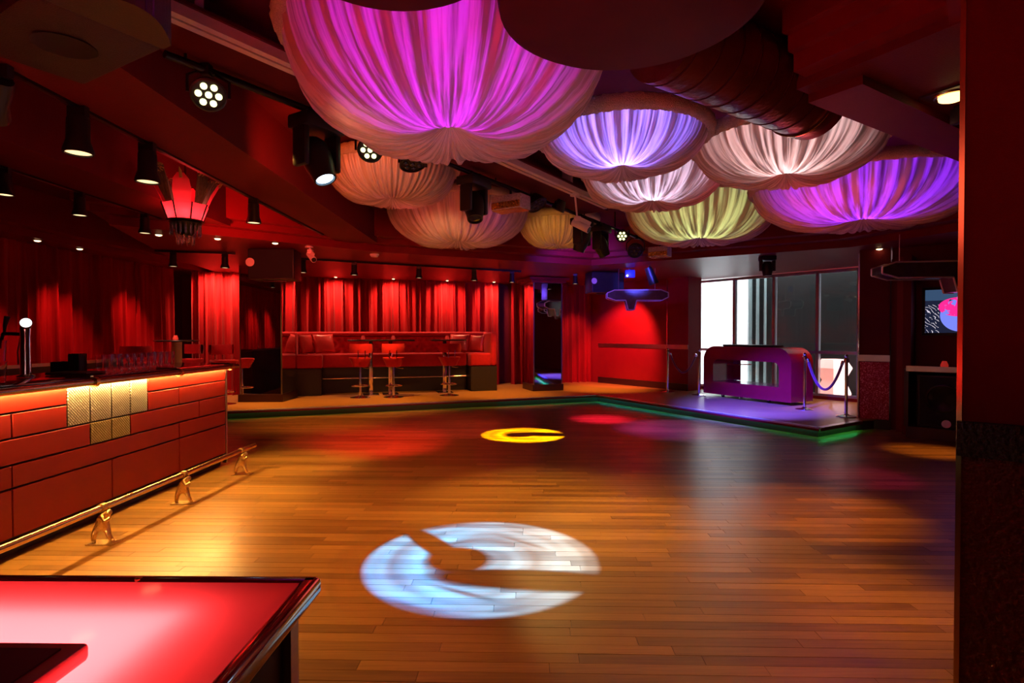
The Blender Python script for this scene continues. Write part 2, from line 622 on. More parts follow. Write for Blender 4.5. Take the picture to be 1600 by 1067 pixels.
pl = MB().lathe([(.05, 0), (.36, .02), (.38, .08), (.25, .36), (.40, .62), (.27, .80), (.0, .80)], 6)
o = pl.build('faceted_planter', LIT, sharp=10)
o.location = (gl_.x, gl_.y, PZ)
tag(o, 'glowing pink faceted planter standing outside the window by the glitter pillar', 'planter')
MB().box((gl_.x, gl_.y, PZ - .2), (1.2, 1.2, .4), ang).build('outside_ledge', DARKOUT)
bpy.data.objects['outside_ledge']['kind'] = 'structure'

# closing walls between window and glitter pillar, right side
wall('wall_window_side', tuple(wb + wd * .03), (5.75, 9.25), 0, CZ, .2)
# ---- glitter pillar
g0, g1 = V2(*G(1341, 667).xy), V2(*G(1389, 671).xy)
gp = struct(thing('wall_pillar', '', '', (g0.x, g0.y, 0), math.atan2((g1 - g0).y, (g1 - g0).x)))
del gp['label'], gp['category']
GL = (g1 - g0).length
MB().box((GL / 2, .3, CZ / 2), (GL, .6, CZ)).build('pillar_shaft', REDWALL, gp, smooth=False)


def glitter_mat():
    m = bpy.data.materials.new('red_glitter')
    m.use_nodes = True
    N, L = m.node_tree.nodes, m.node_tree.links
    p = N['Principled BSDF']
    tc = N.new('ShaderNodeTexCoord')
    vo = N.new('ShaderNodeTexVoronoi')
    vo.inputs['Scale'].default_value = 70
    L.new(tc.outputs['Object'], vo.inputs['Vector'])
    cr = N.new('ShaderNodeValToRGB')
    cr.color_ramp.elements[0].position = .55
    cr.color_ramp.elements[0].color = (.30, .006, .03, 1)
    cr.color_ramp.elements[1].position = .95
    cr.color_ramp.elements[1].color = (.9, .25, .35, 1)
    L.new(vo.outputs['Color'], cr.inputs[0])
    L.new(cr.outputs[0], p.inputs['Base Color'])
    p.inputs['Roughness'].default_value = .3
    p.inputs['Metallic'].default_value = .5
    nm = N.new('ShaderNodeBump')
    nm.inputs['Strength'].default_value = .8
    L.new(vo.outputs['Color'], nm.inputs['Height'])
    L.new(nm.outputs['Normal'], p.inputs['Normal'])
    return m


GLIT = glitter_mat()
MB().box((GL / 2 + .01, -.01, .6), (GL - .02, .03, .9)).build('glitter_panel', GLIT, gp, smooth=False)
MB().box((GL / 2, -.015, 1.11), (GL + .01, .04, .1)).build('metal_band', BAND, gp, smooth=False)
MB().box((GL / 2, -.02, .07), (GL + .04, .06, .14)).build('skirting', DARK, gp, smooth=False)
MB().box((-.005, -.01, 1.4), (.02, .04, 2.8)).build('corner_strip', CHROME, gp, smooth=False)
# ---- niche with shelf right of the pillar
n0, n1 = g1, V2(*G(1420, 684).xy)
k0, k1 = V2(*G(1415, 684).xy), V2(*G(1560, 699).xy)
kd = (k1 - k0).normalized()
kn = V2(-kd.y, kd.x)
kang = math.atan2(kd.y, kd.x)
for k in range(3):                                        # stepped jambs
    a = g1.lerp(k0, (k + .1) / 3.0)
    a = a + kn * (.36 + .03 * k) + kd * .05
    struct(MB().box((a.x, a.y, 1.33), (.1, .6, 2.66), kang).build('trim_%d' % (k + 5), TRIMRED if k % 2 else REDWALL, smooth=False))
nb = k0 + kn * .75
wall('wall_niche', tuple(nb - kd * .3), tuple(nb + kd * 3.2), 0, CZ, .1)
wall('wall_east', (7.35, 8.6), (7.35, -3.2), 0, CZ, .1)
base = struct(MB().prism([k0, k0 + kd * 2.6, k0 + kd * 2.6 + kn * .75, k0 + kn * .75], 0, .17).build('baseboard_niche', DARK, smooth=False))
sh_ = thing('wall_shelf', 'long shelf with silver edge below the wall screen', 'shelf', (k0.x, k0.y, 1.0), kang)
MB().box((.82, .36, .0), (1.64, .72, .05)).build('board', REDLAQ, sh_, smooth=False)
MB().box((.82, -.012, .0), (1.64, .02, .075)).build('silver_edge', BAND, sh_, smooth=False)
MB().box((.0, .36, -.42), (.05, .72, .82)).build('side_panel', DARK, sh_, smooth=False)

# ---- near pillar on the right
pil = struct(thing('wall_near_pillar', '', '', (1.635, 2.07, 0), math.radians(-40)))
del pil['label'], pil['category']
MB().box((.5, .3, 2.1), (1.0, .6, 1.84)).build('upper_shaft', REDWALL, pil, smooth=False)
MB().box((.5, .3, .53), (1.0, .6, 1.06)).build('lower_shaft', mat('embossed_red_paper', (.09, .006, .008), .4, var=.5, scale=30, bump=.9, bscale=45), pil, smooth=False)
MB().box((.5, .29, 1.12), (1.02, .63, .125)).build('dado_band', mat('black_embossed_band', (.012, .008, .008), .5, bump=1.0, bscale=70), pil, smooth=False)
MB().box((-.004, -.004, 1.5), (.016, .016, 2.98)).build('corner_strip', BRASS, pil, smooth=False)
MB().box((-.006, .05, 1.5), (.012, .07, 2.98)).build('side_strip', mat('bronze_strip', (.45, .2, .08), .3, .8), pil, smooth=False)
MB().box((.5, .3, 2.99), (1.15, .75, .16)).build('capital', TRIMRED, pil, smooth=False)
o = MB().rbox((.36, -.02, 1.93), (.05, .03, .10), .008).build('wall_sensor', mat('orange_plastic', (.6, .2, .1), .4), pil)

# ---- mirror columns
def mirror_column(name, a, width, rz, z1):
    c = struct(thing(name, '', '', (a.x, a.y, PZ), rz))
    del c['label'], c['category']
    MB().box((width / 2, width / 2, .075), (width + .07, width + .07, .15)).build('plinth', DARK, c, smooth=False)
    MB().box((width / 2, width / 2, (z1 - PZ) / 2), (width - .02, width - .02, z1 - PZ)).build('core', DARK, c, smooth=False)
    H = z1 - PZ - .15
    for k, (cx, cy, sx, sy) in enumerate(((width / 2, 0, width - .03, .012), (0, width / 2, .012, width - .03), (width, width / 2, .012, width - .03))):
        MB().box((cx, cy, .15 + H / 2), (sx, sy, H)).build('mirror_panel', MIRROR, c, smooth=False)
    for x in (0, width):
        MB().box((x, 0, .15 + H / 2), (.022, .022, H)).build('corner_strip', STEEL, c, smooth=False)
    return c


ma = V2(*G(376, 628, PZ).xy)
mirror_column('column_mirror', ma, .80, .04, 2.83)
mb_ = V2(*G(834, 611, PZ).xy)
c = mirror_column('column_mirror', mb_, .70, .30, 2.70)
for k in range(2):
    MB().box((.35, .35, 2.57 + .06 * k), (.86 + .12 * k, .86 + .12 * k, .06)).build('crown', TRIMRED, c, smooth=False)



def in_poly(p, poly):
    r = False
    for i in range(len(poly)):
        a, b = poly[i], poly[i - 1]
        if (a.y > p.y) != (b.y > p.y) and p.x < (b.x - a.x) * (p.y - a.y) / (b.y - a.y) + a.x:
            r = not r
    return r


def on_soffit(px, py):                 # the point of the stepped soffit behind a pixel
    for poly, z in SOFP[::-1]:
        p = G(px, py, z - .001)
        if in_poly(p, poly):
            return p
    return G(px, py, 2.829)


# ---- curtains
def curtain(label, pts, z0, z1, amp, step, seed):
    rnd = random.Random(seed)
    pts = [V2(*p) for p in pts]
    # resample path
    segs = [(pts[i + 1] - pts[i]).length for i in range(len(pts) - 1)]
    T = sum(segs)
    n = int(T / step)
    ph = []
    s = 0
    xs = []
    phase = 0
    for i in range(n + 1):
        xs.append(phase)
        phase += step * 2 * PI / rnd.choice((.13, .16, .2, .26, .34)) if i % 9 == 0 else (xs[-1] - xs[-2] if len(xs) > 1 else .3)
    ampv = [amp * (.6 + .6 * abs(math.sin(i * .013 + seed)) + .25 * math.sin(i * .071 + seed)) for i in range(n + 1)]
    nz = 7
    m = MB()

    def P(u, v):
        i = min(int(round(u * n)), n)
        d = u * T
        k = 0
        while k < len(segs) - 1 and d > segs[k]:
            d -= segs[k]
            k += 1
        dr = (pts[k + 1] - pts[k]).normalized()
        p = pts[k] + dr * d
        nr = V2(dr.y, -dr.x)
        a = math.sin(xs[i]) + .45 * math.sin(xs[i] * 2.3 + 1.7 * v + seed)
        off = a * ampv[i] * (.75 + .35 * (1 - v))
        q = p + nr * off + dr * (.25 * ampv[i] * math.cos(xs[i]))
        zb = z0 if q.y > p0.y + .12 else .003      # the bar side lies one step lower than the platform
        return (q.x, q.y, zb + (z1 - zb) * v)
    m.grid(P, n, nz)
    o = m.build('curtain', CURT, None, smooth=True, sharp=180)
    return tag(o, label, 'curtain')


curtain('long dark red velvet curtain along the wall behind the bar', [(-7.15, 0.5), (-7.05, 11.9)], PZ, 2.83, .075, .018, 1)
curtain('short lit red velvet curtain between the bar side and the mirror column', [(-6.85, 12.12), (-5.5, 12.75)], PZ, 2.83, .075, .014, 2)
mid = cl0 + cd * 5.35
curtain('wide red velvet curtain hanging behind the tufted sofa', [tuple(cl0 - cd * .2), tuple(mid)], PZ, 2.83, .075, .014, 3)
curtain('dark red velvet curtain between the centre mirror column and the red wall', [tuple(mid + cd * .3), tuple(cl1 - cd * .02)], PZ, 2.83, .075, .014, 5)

# ================================================================== THE BAR
BR = math.radians(-1.48)
bar = thing('bar_counter', 'long bar with tiled red front lit from under its dark top', 'bar', (-3.265, 6.48, 0), BR)
TILE = mat('red_satin_tile', (.28, .013, .006), .45, spec=.3, var=.12, scale=3)
PERF = None


def perf_mat(name, col):
    m = bpy.data.materials.new(name)
    m.use_nodes = True
    N, L = m.node_tree.nodes, m.node_tree.links
    p = N['Principled BSDF']
    p.inputs['Metallic'].default_value = .85
    p.inputs['Roughness'].default_value = .38
    tc = N.new('ShaderNodeTexCoord')
    sep = N.new('ShaderNodeSeparateXYZ')
    L.new(tc.outputs['Object'], sep.inputs[0])
    hs = []
    for ax in ('Y', 'Z'):
        mm = N.new('ShaderNodeMath')
        mm.operation = 'MULTIPLY'
        mm.inputs[1].default_value = 2 * PI / .024
        L.new(sep.outputs[ax], mm.inputs[0])
        sn = N.new('ShaderNodeMath')
        sn.operation = 'SINE'
        L.new(mm.outputs[0], sn.inputs[0])
        hs.append(sn)
    pr = N.new('ShaderNodeMath')
    pr.operation = 'MULTIPLY'
    L.new(hs[0].outputs[0], pr.inputs[0])
    L.new(hs[1].outputs[0], pr.inputs[1])
    cr = N.new('ShaderNodeValToRGB')
    cr.color_ramp.elements[0].position = .35
    cr.color_ramp.elements[0].color = (*[c * .55 for c in col], 1)
    cr.color_ramp.elements[1].position = .75
    cr.color_ramp.elements[1].color = (*col, 1)
    L.new(pr.outputs[0], cr.inputs[0])
    L.new(cr.outputs[0], p.inputs['Base Color'])
    b = N.new('ShaderNodeBump')
    b.inputs['Strength'].default_value = .6
    b.inputs['Distance'].default_value = .004
    L.new(pr.outputs[0], b.inputs['Height'])
    L.new(b.outputs['Normal'], p.inputs['Normal'])
    return m


PERF = perf_mat('embossed_steel_sheet', (.62, .55, .5))
PERF2 = perf_mat('embossed_brass_sheet', (.6, .48, .22))
Y0 = -5.6
MB().box((-.31, Y0 / 2, .62), (.58, -Y0, 1.0)).build('carcass', mat('dark_bar_carcass', (.02, .006, .006), .5), bar, smooth=False)
MB().box((-.34, Y0 / 2, .06), (.55, -Y0, .12)).build('toe_kick', DARK, bar, smooth=False)
MB().box((-.02, Y0 / 2, .105), (.06, -Y0, .02)).build('kick_trim', REDLAQ, bar, smooth=False)
TOPM = mat('dark_glossy_bar_top', (.045, .008, .010), .10, coat=.5)
MB().rbox((-.34, Y0 / 2 + .05, 1.142), (.80, -Y0 + .16, .04), .008).build('worktop', TOPM, bar)
Z = [1.10, .97, .80, .624, .467, .135]
dd = {k: 2916 / (800 - k) - 6.48 for k in (27.5, 111, 145.6, 177.7, 205.8, 232, 279, 309)}
E = -.02
S0, S1 = -3.6, -4.75
rows = [
    (Z[1], Z[0], [(Y0, S0), (S0, dd[111]), (dd[232], E)]),
    (Z[2], Z[1], [(Y0, S1), (S1, dd[27.5]), (dd[27.5], dd[111]), (dd[232], dd[279]), (dd[279], E)]),
    (Z[3], Z[2], [(Y0, S0), (S0, dd[145.6]), (dd[205.8], dd[309]), (dd[309], E)]),
    (Z[4], Z[3], [(Y0, S1), (S1, dd[27.5]), (dd[27.5], dd[279]), (dd[279], E)]),
    (Z[5], Z[4], [(Y0, S1), (S1, S0), (S0, dd[27.5]), (dd[27.5], dd[177.7]), (dd[177.7], dd[279]), (dd[279], E)]),
]
GAP = .006


def tile(y0, y1, z0, z1, m, name='tile'):
    MB().rbox((-.002, (y0 + y1) / 2, (z0 + z1) / 2), (.022, y1 - y0 - GAP * 2, z1 - z0 - GAP * 2), .003, seg=1).build(name, m, bar)


for z0, z1, sp in rows:
    for a, b in sp:
        tile(a, b, z0, z1, TILE)
ks = [111, 145.6, 177.7, 205.8, 232]
for a, b in zip(ks[:-1], ks[1:]):
    tile(dd[a], dd[b], Z[2], Z[0], PERF, 'metal_tile')
for a, b in zip(ks[1:3], ks[2:4]):
    tile(dd[a], dd[b], Z[3], Z[2], PERF2, 'metal_tile')
MB().box((-.01, -.005, .58), (.045, .03, 1.1)).build('end_post', STEEL, bar, smooth=False)
MB().box((-.30, .0, .6), (.56, .012, 1.06)).build('end_panel', TRIMRED, bar, smooth=False)
LEDW = mat('warm_led_strip', (.9, .6, .3), emit=(1.0, .60, .16), es=420)
MB().box((.026, Y0 / 2, 1.114), (.014, -Y0 - .04, .012)).build('led_strip', LEDW, bar, smooth=False)
# counter rail with ring brackets
MB().tube([(.085, Y0, 1.125), (.085, .10, 1.125)], .026, 16).build('hand_rail', mat('bronze_rail', (.42, .30, .22), .22, 1.0), bar)
for y in (4.40 - 6.48, 5.48 - 6.48, 3.3 - 6.48, -.05):
    br_ = MB().lathe([(.030, -.018), (.040, -.018), (.040, .018), (.030, .018)], 20, (.085, y, 1.125), Matrix.Rotation(PI / 2, 3, 'X')).build('rail_bracket', BRASS, bar)
    MB().box((-.03, y, 1.168), (.20, .03, .012)).build('bracket_arm', BRASS, br_, smooth=False)

# foot rail carried by small golden figures
fr = thing('foot_rail', 'brass foot rail carried by small golden figures along the bar front', 'foot rail', (-2.93, 4.05, 0), BR)
MB().tube([(0, -2.2, .255), (0, 2.28, .255)], .024, 16).build('rail', BRASS, fr)


def figurine():
    J = [((-.01, 0, .128), .026), ((.004, 0, .165), .030), ((.022, 0, .205), .029), ((.045, 0, .222), .013), ((.066, -.006, .228), .024),
         ((-.036, -.012, .105), .020), ((-.044, -.024, .060), .015), ((-.058, -.008, .020), .012), ((-.036, -.03, .013), .010),
         ((.026, .012, .100), .020), ((.044, .0, .058), .015), ((.058, .016, .020), .012), ((.082, .004, .013), .010),
         ((.026, -.045, .205), .015), ((.06, -.055, .175), .012), ((.085, -.03, .195), .010),
         ((.015, .045, .21), .015), ((-.02, .05, .235), .012), ((-.03, .02, .262), .011)]
    Ed = [(0, 1), (1, 2), (2, 3), (3, 4), (0, 5), (5, 6), (6, 7), (7, 8), (0, 9), (9, 10), (10, 11), (11, 12), (2, 13), (13, 14), (14, 15), (2, 16), (16, 17), (17, 18)]
    me = bpy.data.meshes.new('figure')
    me.from_pydata([j[0] for j in J], Ed, [])
    o = bpy.data.objects.new('figure', me)
    COL.objects.link(o)
    md = o.modifiers.new('skin', 'SKIN')
    for i, j in enumerate(J):
        sv = me.skin_vertices[0].data[i]
        sv.radius = (j[1] * 1.25, j[1] * 1.25)
        sv.use_root = (i == 0)
    md.use_smooth_shade = True
    sb = o.modifiers.new('sub', 'SUBSURF')
    sb.levels = sb.render_levels = 2
    me.materials.append(GOLD)
    return o


fig0 = figurine()
fig0.parent = fr
fig0.location = (0, 0, 0)
sad = MB().lathe([(.026, -.02), (.032, -.02), (.032, .02), (.026, .02)], 16, (0, 0, .255), Matrix.Rotation(PI / 2, 3, 'X')).build('rail_clamp', GOLD, fig0)
fp = MB().box((.01, .0, .004), (.19, .11, .008)).build('foot_plate', GOLD, fig0, smooth=False)
for y in (.96, 1.98, -1.0):
    c = copy_tree(fig0, fr)
    c.location = (0, y, 0)

# beer tap with lit badge
tp = Vector((-3.78, 4.42, 1.163))
tap = thing('beer_tap', 'chrome beer tap with a glowing white round badge', 'beer tap', tp)
MB().lathe([(.06, 0), (.06, .012), (.036, .02), (.034, .33), (.038, .36), (.038, .385), (.0, .39)], 20).build('column', CHROME, tap)
bd_ = Vector((.55, -.75, .35)).normalized()
Rb = rot_to(bd_)
MB().lathe([(.0, -.05), (.036, -.05), (.041, -.01), (.041, .0), (0, .0)], 24, bd_ * .055 + Vector((0.01, 0, .40)), Rb).build('badge_housing', CHROME, tap)
MB().lathe([(.036, 0), (.036, .004), (0, .004)], 24, bd_ * .056 + Vector((0.01, 0, .40)), Rb).build('badge', mat('lit_badge', (.9, .9, .9), emit=(1, .96, .98), es=1.6), tap)
MB().tube([(-.03, 0, .33), (-.12, .02, .335), (-.2, .03, .335)], .014, 10).build('spout_arm', BLACKM, tap)
MB().tube([(-.2, .03, .335), (-.215, .03, .28), (-.215, .03, .22)], [.013, .011, .008], 10).build('spout', BLACKM, tap)
MB().tube([(-.19, .03, .345), (-.185, .03, .40), (-.165, .03, .47)], [.008, .014, .020], 10).build('handle', BLACK, tap)
MB().tube([(-.03, .0, .335), (-.045, -.02, .2), (-.04, -.02, .1)], .006, 8).build('hose', STEEL, tap)

GLS = MB().lathe([(.0, .0), (.027, .0), (.036, .145), (.0345, .145), (.026, .008), (.0, .008)], 18)


def glass(loc, label, group, first=[None]):
    if first[0] is None:
        o = GLS.build('beer_glass', DRINKGLASS, sharp=50)
        first[0] = o
    else:
        o = first[0].copy()
        COL.objects.link(o)
    o.location = loc
    return tag(o, label, 'glass', group)


for t_ in range(2):
    for i in range(4):
        for j in range(2):
            p = Vector((-3.50 - .085 * j - .0 * i, 3.62 + .09 * i, 1.163 + .147 * t_))
            glass(p, 'clear beer glass in the double-decker stack beside the tap', 'stacked glasses by the beer tap')
for i in range(10):
    for j in range(2):
        p = Vector((-3.66 - .08 * j, 5.16 + .105 * i, 1.163))
        glass(p, 'clear beer glass in the long row on the bar top', 'row of glasses on the bar')
o = MB().rbox((0, 0, .01), (.34, .22, .02), .006).build('bar_mat', mat('rubber_bar_mat', (.05, .015, .012), .5))
o.location = (-3.62, 4.72, 1.163)
tag(o, 'flat dark rubber mat on the bar beside the tap', 'bar mat')
nb_ = thing('napkin_caddy', 'black napkin caddy standing behind the bar top', 'caddy', Vector((-3.82, 5.0, 1.163)))
MB().rbox((0, 0, .08), (.10, .10, .16), .008).build('box', BLACK, nb_)
MB().box((-.12, 0, .045), (.16, .10, .09)).build('tray', BLACK, nb_, smooth=False)
# back counter behind the bar
bc = thing('back_counter', 'dark back counter with a steel edge in front of the curtain', 'counter', (-6.3, 7.0, 0), 0)
MB().box((0, 0, .54), (.55, 3.4, 1.08)).build('cabinet', DARK, bc, smooth=False)
MB().box((0.01, 0, 1.10), (.6, 3.45, .04)).build('worktop', TOPM, bc, smooth=False)
MB().box((.315, 0, 1.10), (.012, 3.45, .042)).build('steel_edge', STEEL, bc, smooth=False)

# ================================================================== NEAR LIGHT-BOX COUNTER
cn_ = thing('lightbox_counter', 'red glass counter lit from below in front of the bar', 'counter', (-.315, .925, 0), math.radians(-.8))


def acrylic():
    m = bpy.data.materials.new('red_translucent_glass')
    m.use_nodes = True
    N, L = m.node_tree.nodes, m.node_tree.links
    p = N['Principled BSDF']
    out = N['Material Output']
    p.inputs['Base Color'].default_value = (.25, .004, .012, 1)
    p.inputs['Roughness'].default_value = .06
    tr = N.new('ShaderNodeBsdfTranslucent')
    nz = N.new('ShaderNodeTexNoise')
    nz.inputs['Scale'].default_value = 5
    mx0 = N.new('ShaderNodeMix')
    mx0.data_type = 'RGBA'
    mx0.inputs['A'].default_value = (.95, .040, .05, 1)
    mx0.inputs['B'].default_value = (1, .046, .055, 1)
    L.new(nz.outputs['Fac'], mx0.inputs['Factor'])
    L.new(mx0.outputs['Result'], tr.inputs['Color'])
    mx = N.new('ShaderNodeAddShader')
    L.new(tr.outputs[0], mx.inputs[0])
    L.new(p.outputs[0], mx.inputs[1])
    L.new(mx.outputs[0], out.inputs['Surface'])
    return m


CW, CD_ = 1.5, 1.6
mtop = MB()
mtop.add([(-CW, -CD_, 1.1), (-.012, -CD_, 1.1), (-.012, -.012, 1.1), (-CW, -.012, 1.1)], [(0, 1, 2, 3)])
mtop.build('glass_top', acrylic(), cn_, smooth=False)
EDG = mat('dark_red_counter_edge', (.10, .006, .012), .12, coat=.5)
MB().rbox((-.011, -CD_ / 2, 1.090), (.030, CD_, .026), .006).build('edge_strip', EDG, cn_)
MB().rbox((-CW / 2, -.008, 1.090), (CW, .024, .026), .006).build('edge_strip', EDG, cn_)
MB().box((-.045, -CD_ / 2 - .05, .53), (.02, CD_, 1.06)).build('side_panel', mat('black_side', (.012, .006, .006), .5), cn_, smooth=False)
MB().box((-CW / 2, -.05, .53), (CW - .1, .02, 1.06)).build('front_panel', DARK, cn_, smooth=False)
MB().box((-.038, -.045, .53), (.03, .03, 1.06)).build('corner_post', STEEL, cn_, smooth=False)
MB().box((-.80, -.80, 1.066), (1.30, 1.38, .01)).build('light_panel', mat('light_panel', (.9, .8, .8), emit=(1.0, .9, .8), es=13), cn_, smooth=False)
tr_ = thing('menu_tray', 'flat dark red tray lying on the lit counter', 'tray', (-.515, .69, 1.102), math.radians(-1))
MB().rbox((-.2, -.16, .011), (.4, .32, .022), .006).build('tray_body', mat('dark_red_tray', (.16, .004, .01), .35), tr_)
MB().box((-.2, -.16, .0235), (.36, .28, .002)).build('liner', mat('tray_liner', (.05, .003, .006), .6), tr_, smooth=False)
MB().lathe([(.006, 0), (.006, .004), (0, .005)], 12, (-.29, -.013, 1.1)).build('edge_stud', BRASS, cn_)

# ================================================================== SOFA GROUP
su = Vector((.961, .276, 0))
sofa_p = G(450, 619.5, PZ)
SA = math.atan2(.276, .961)
sofa = thing('tufted_sofa', 'long red tufted velvet banquette with high arms on a black base', 'sofa', sofa_p, SA)
SL, SD = 4.62, 1.02
BASE = mat('black_panel', (.022, .016, .014), .45, var=.3, scale=20, stretch=(20, 20, 1))
WG = .68
MB().box((WG / 2, SD / 2, .29), (WG, SD, .58)).build('base_panel', BASE, sofa, smooth=False)
MB().box((SL - .31, SD / 2, .29), (.62, SD, .58)).build('base_panel', BASE, sofa, smooth=False)
MB().box((SL / 2, SD - .3, .29), (SL - 1.3, .55, .58)).build('base_panel', BASE, sofa, smooth=False)
MB().rbox((WG / 2 + .08, SD / 2, .735), (WG - .12, SD - .02, .31), .05, seg=3).build('seat', REDVEL, sofa)
MB().rbox((SL - .38, SD / 2, .735), (.62 - .12, SD - .02, .31), .05, seg=3).build('seat', REDVEL, sofa)
MB().rbox((SL / 2, SD - .36, .735), (SL - 1.3, .66, .31), .05, seg=3).build('seat', REDVEL, sofa)
for x in (.065, SL - .065):
    MB().rbox((x, SD / 2, .98), (.16, SD, .80), .06, seg=3).build('arm', REDVEL, sofa)


def tuft(u, v):
    x = .12 + u * (SL - .24)
    z = .87 + v * .40
    cx, cz = .19, .135
    r_ = z / cz
    k = math.floor(r_)
    d = 0
    best = 9
    for kk in (k, k + 1):
        off = .5 * (kk % 2)
        xx = (x / cx - off)
        dx = (xx - round(xx)) * cx
        dz = (r_ - kk) * cz
        best = min(best, math.hypot(dx, dz))
    bulge = min(1, best / .085)
    return (x, SD - .15 - .075 * math.sqrt(bulge), z)


MB().grid(tuft, 190, 22).build('tufted_back', REDVEL, sofa, sharp=180)
MB().box((SL / 2, SD - .06, .98), (SL - .2, .12, .76)).build('back_frame', REDVEL, sofa, smooth=False)
MB().rbox((SL / 2, SD - .11, 1.335), (SL - .06, .22, .11), .05, seg=3).build('top_roll', REDVEL, sofa)
rail = MB().tube([(WG + .02, SD - .72, .34), (SL - .62, SD - .72, .34)], .017, 10).build('foot_bar', CHROME, sofa)
for x in (WG + .3, 1.7, 2.5, 3.2, SL - .8):
    MB().tube([(x, SD - .57, .34), (x, SD - .72, .34)], .012, 8).build('rail_bracket', CHROME, rail)


def cushion(sx, sz, x, y, z, rz, tilt, label):
    m = MB()
    n = 14

    def P(side):
        def F(u, v):
            a, b = u * 2 - 1, v * 2 - 1
            t = (1 - a * a) ** .5 * (1 - b * b) ** .5 if abs(a) < 1 and abs(b) < 1 else 0
            pin = 1 - .07 * (abs(a) * abs(b)) + .06 * abs(a) ** 3 * abs(b) ** 3
            sq = 1 - .05 * (1 - abs(a)) * abs(b) ** 2
            return (a * sx / 2 * (1 - .06 * (1 - b * b)), side * .085 * t ** .8, b * sz / 2 * (1 - .06 * (1 - a * a)))
        return F
    m.grid(P(1), n, n)
    m.grid(P(-1), n, n)
    o = m.build('cushion', mat('red_satin', (.52, .03, .03), .35, var=.3, scale=9, bump=.25, bscale=14), sharp=180)
    M = Matrix.Rotation(SA + rz, 4, 'Z') @ Matrix.Rotation(tilt, 4, 'X')
    o.rotation_euler = M.to_euler()
    o.location = sofa_p + Matrix.Rotation(SA, 3, 'Z') @ Vector((x, y, z))
    return tag(o, label, 'cushion')


cushion(.46, .44, .36, .38, 1.115, math.radians(60), math.radians(-14), 'plain red satin cushion leaning on the sofa arm beside the mirror column')
cushion(.50, .46, .72, .57, 1.12, math.radians(30), math.radians(-20), 'shiny red satin cushion propped in front of another at the mirror-column end')
cushion(.50, .46, SL - .80, .57, 1.12, math.radians(-28), math.radians(-20), 'bright red satin cushion next to the bar stool at the sofa end')
cushion(.44, .42, SL - .40, .40, 1.11, math.radians(-50), math.radians(-14), 'red satin cushion tucked against the sofa arm beside the centre column')

# bar stools
def stool():
    r = thing('bar_stool', '', 'stool')
    MB().lathe([(.0, 0), (.21, 0), (.21, .012), (.06, .035), (.035, .05), (0, .05)], 28).build('base', CHROME, r)
    MB().tube([(0, 0, .04), (0, 0, .35), (0, 0, .35), (0, 0, .66)], [.030, .030, .022, .022], 14).build('pole', CHROME, r)
    n = 20
    ring = [(.17 * math.cos(2 * PI * k / n), .17 * math.sin(2 * PI * k / n) + .05, .25) for k in range(n + 1)]
    ft = MB().tube(ring, .011, 8, caps=False).build('footrest', CHROME, r)
    MB().tube([(0, 0, .25), (0, -.11, .25)], .009, 8).build('footrest_arm', CHROME, ft)

    def seat(u, v):
        a = 2 * PI * u
        rr = [.0, .13, .155, .19, .225, .225, .20, .0][int(round(v * 7))]
        zz = [.65, .65, .67, .76, .82, .845, .83, .80][int(round(v * 7))]
        sq = 1 / max(abs(math.cos(a)) ** 4 + abs(math.sin(a)) ** 4, 1e-6) ** .25
        return (rr * sq * math.cos(a) * .98, rr * sq * math.sin(a) * .92, zz)
    MB().grid(seat, 32, 7, closed=True).build('seat', REDVEL, r, sharp=60)

    def back(u, v):
        a = (u - .5) * 1.9
        t = v * 2 * PI
        th = .03 * math.cos(t)
        hz = .10 * math.sin(t)
        hz = max(-.095, min(.095, hz * 1.25))
        R = .26 + th
        return (R * math.sin(a), -.24 + .03 - R * math.cos(a) + .25, 1.04 + hz)
    MB().grid(back, 18, 14).build('backrest', REDVEL, r, sharp=60)
    for x in (-.07, .07):
        MB().tube([(x, -.16, .80), (x, -.245, .84), (x, -.245, 1.0)], .009, 8).build('back_bracket', CHROME, r)
    MB().tube([(.06, 0, .63), (.16, .03, .61), (.2, .03, .61)], .006, 8).build('height_lever', CHROME, r)
    return r


st0 = stool()
SG = 'bar stools at the sofa tables'
stools = [((549 + 14, 622.5), .1, 'red bar stool at the long table, its back turned, nearer the mirror column'),
          ((615, 622), -.1, 'red bar stool standing between the two table tops in front of the sofa'),
          ((702, 619), .05, 'red bar stool at the small table near the centre column')]
for i, ((px, py), rz, lab) in enumerate(stools):
    o = st0 if i == 0 else copy_tree(st0)
    o.location = G(px, py - 1, PZ)
    o.rotation_euler = (0, 0, SA + rz)
    tag(o, lab, 'stool', SG)

TT = mat('black_table_top', (.02, .015, .015), .25)


def bar_table(label, pc, width, legs, rz):
    t = thing('bar_table', label, 'table', pc, rz)
    MB().rbox((0, 0, 1.20), (width, .62, .035), .015, seg=2).build('tabletop', TT, t)
    for x in legs:
        lg = MB().rbox((x, 0, .6), (.085, .05, 1.17), .008).build('leg', CHROME, t)
        MB().rbox((x, 0, .010), (.34, .42, .02), .008).build('foot_plate', CHROME, lg)
    return t


bar_table('long black-topped high table on two chrome legs in front of the sofa', G(590, 619, PZ) + Vector((0, .34, 0)), 1.42, (-.22, .20), SA)
bar_table('small black-topped high table on one chrome leg near the centre column', G(696, 615.5, PZ) + Vector((0, .34, 0)), .80, (-.06,), SA)
CANDM = mat('red_candle_glass', (.6, .08, .06), .2, emit=(1, .05, .03), es=.25)


def candle(p, label, m=CANDM):
    c = thing('candle_holder', label, 'candle', p, 0, None)
    MB().lathe([(.0, 0), (.045, 0), (.048, .03), (.026, .085), (.022, .085), (.04, .03), (0, .01)], 16).build('glass_cup', m, c)
    MB().lathe([(.0, .01), (.022, .01), (.022, .045), (.0, .045)], 12).build('wax', mat('red_wax', (.6, .05, .04), .5), c)
    return c


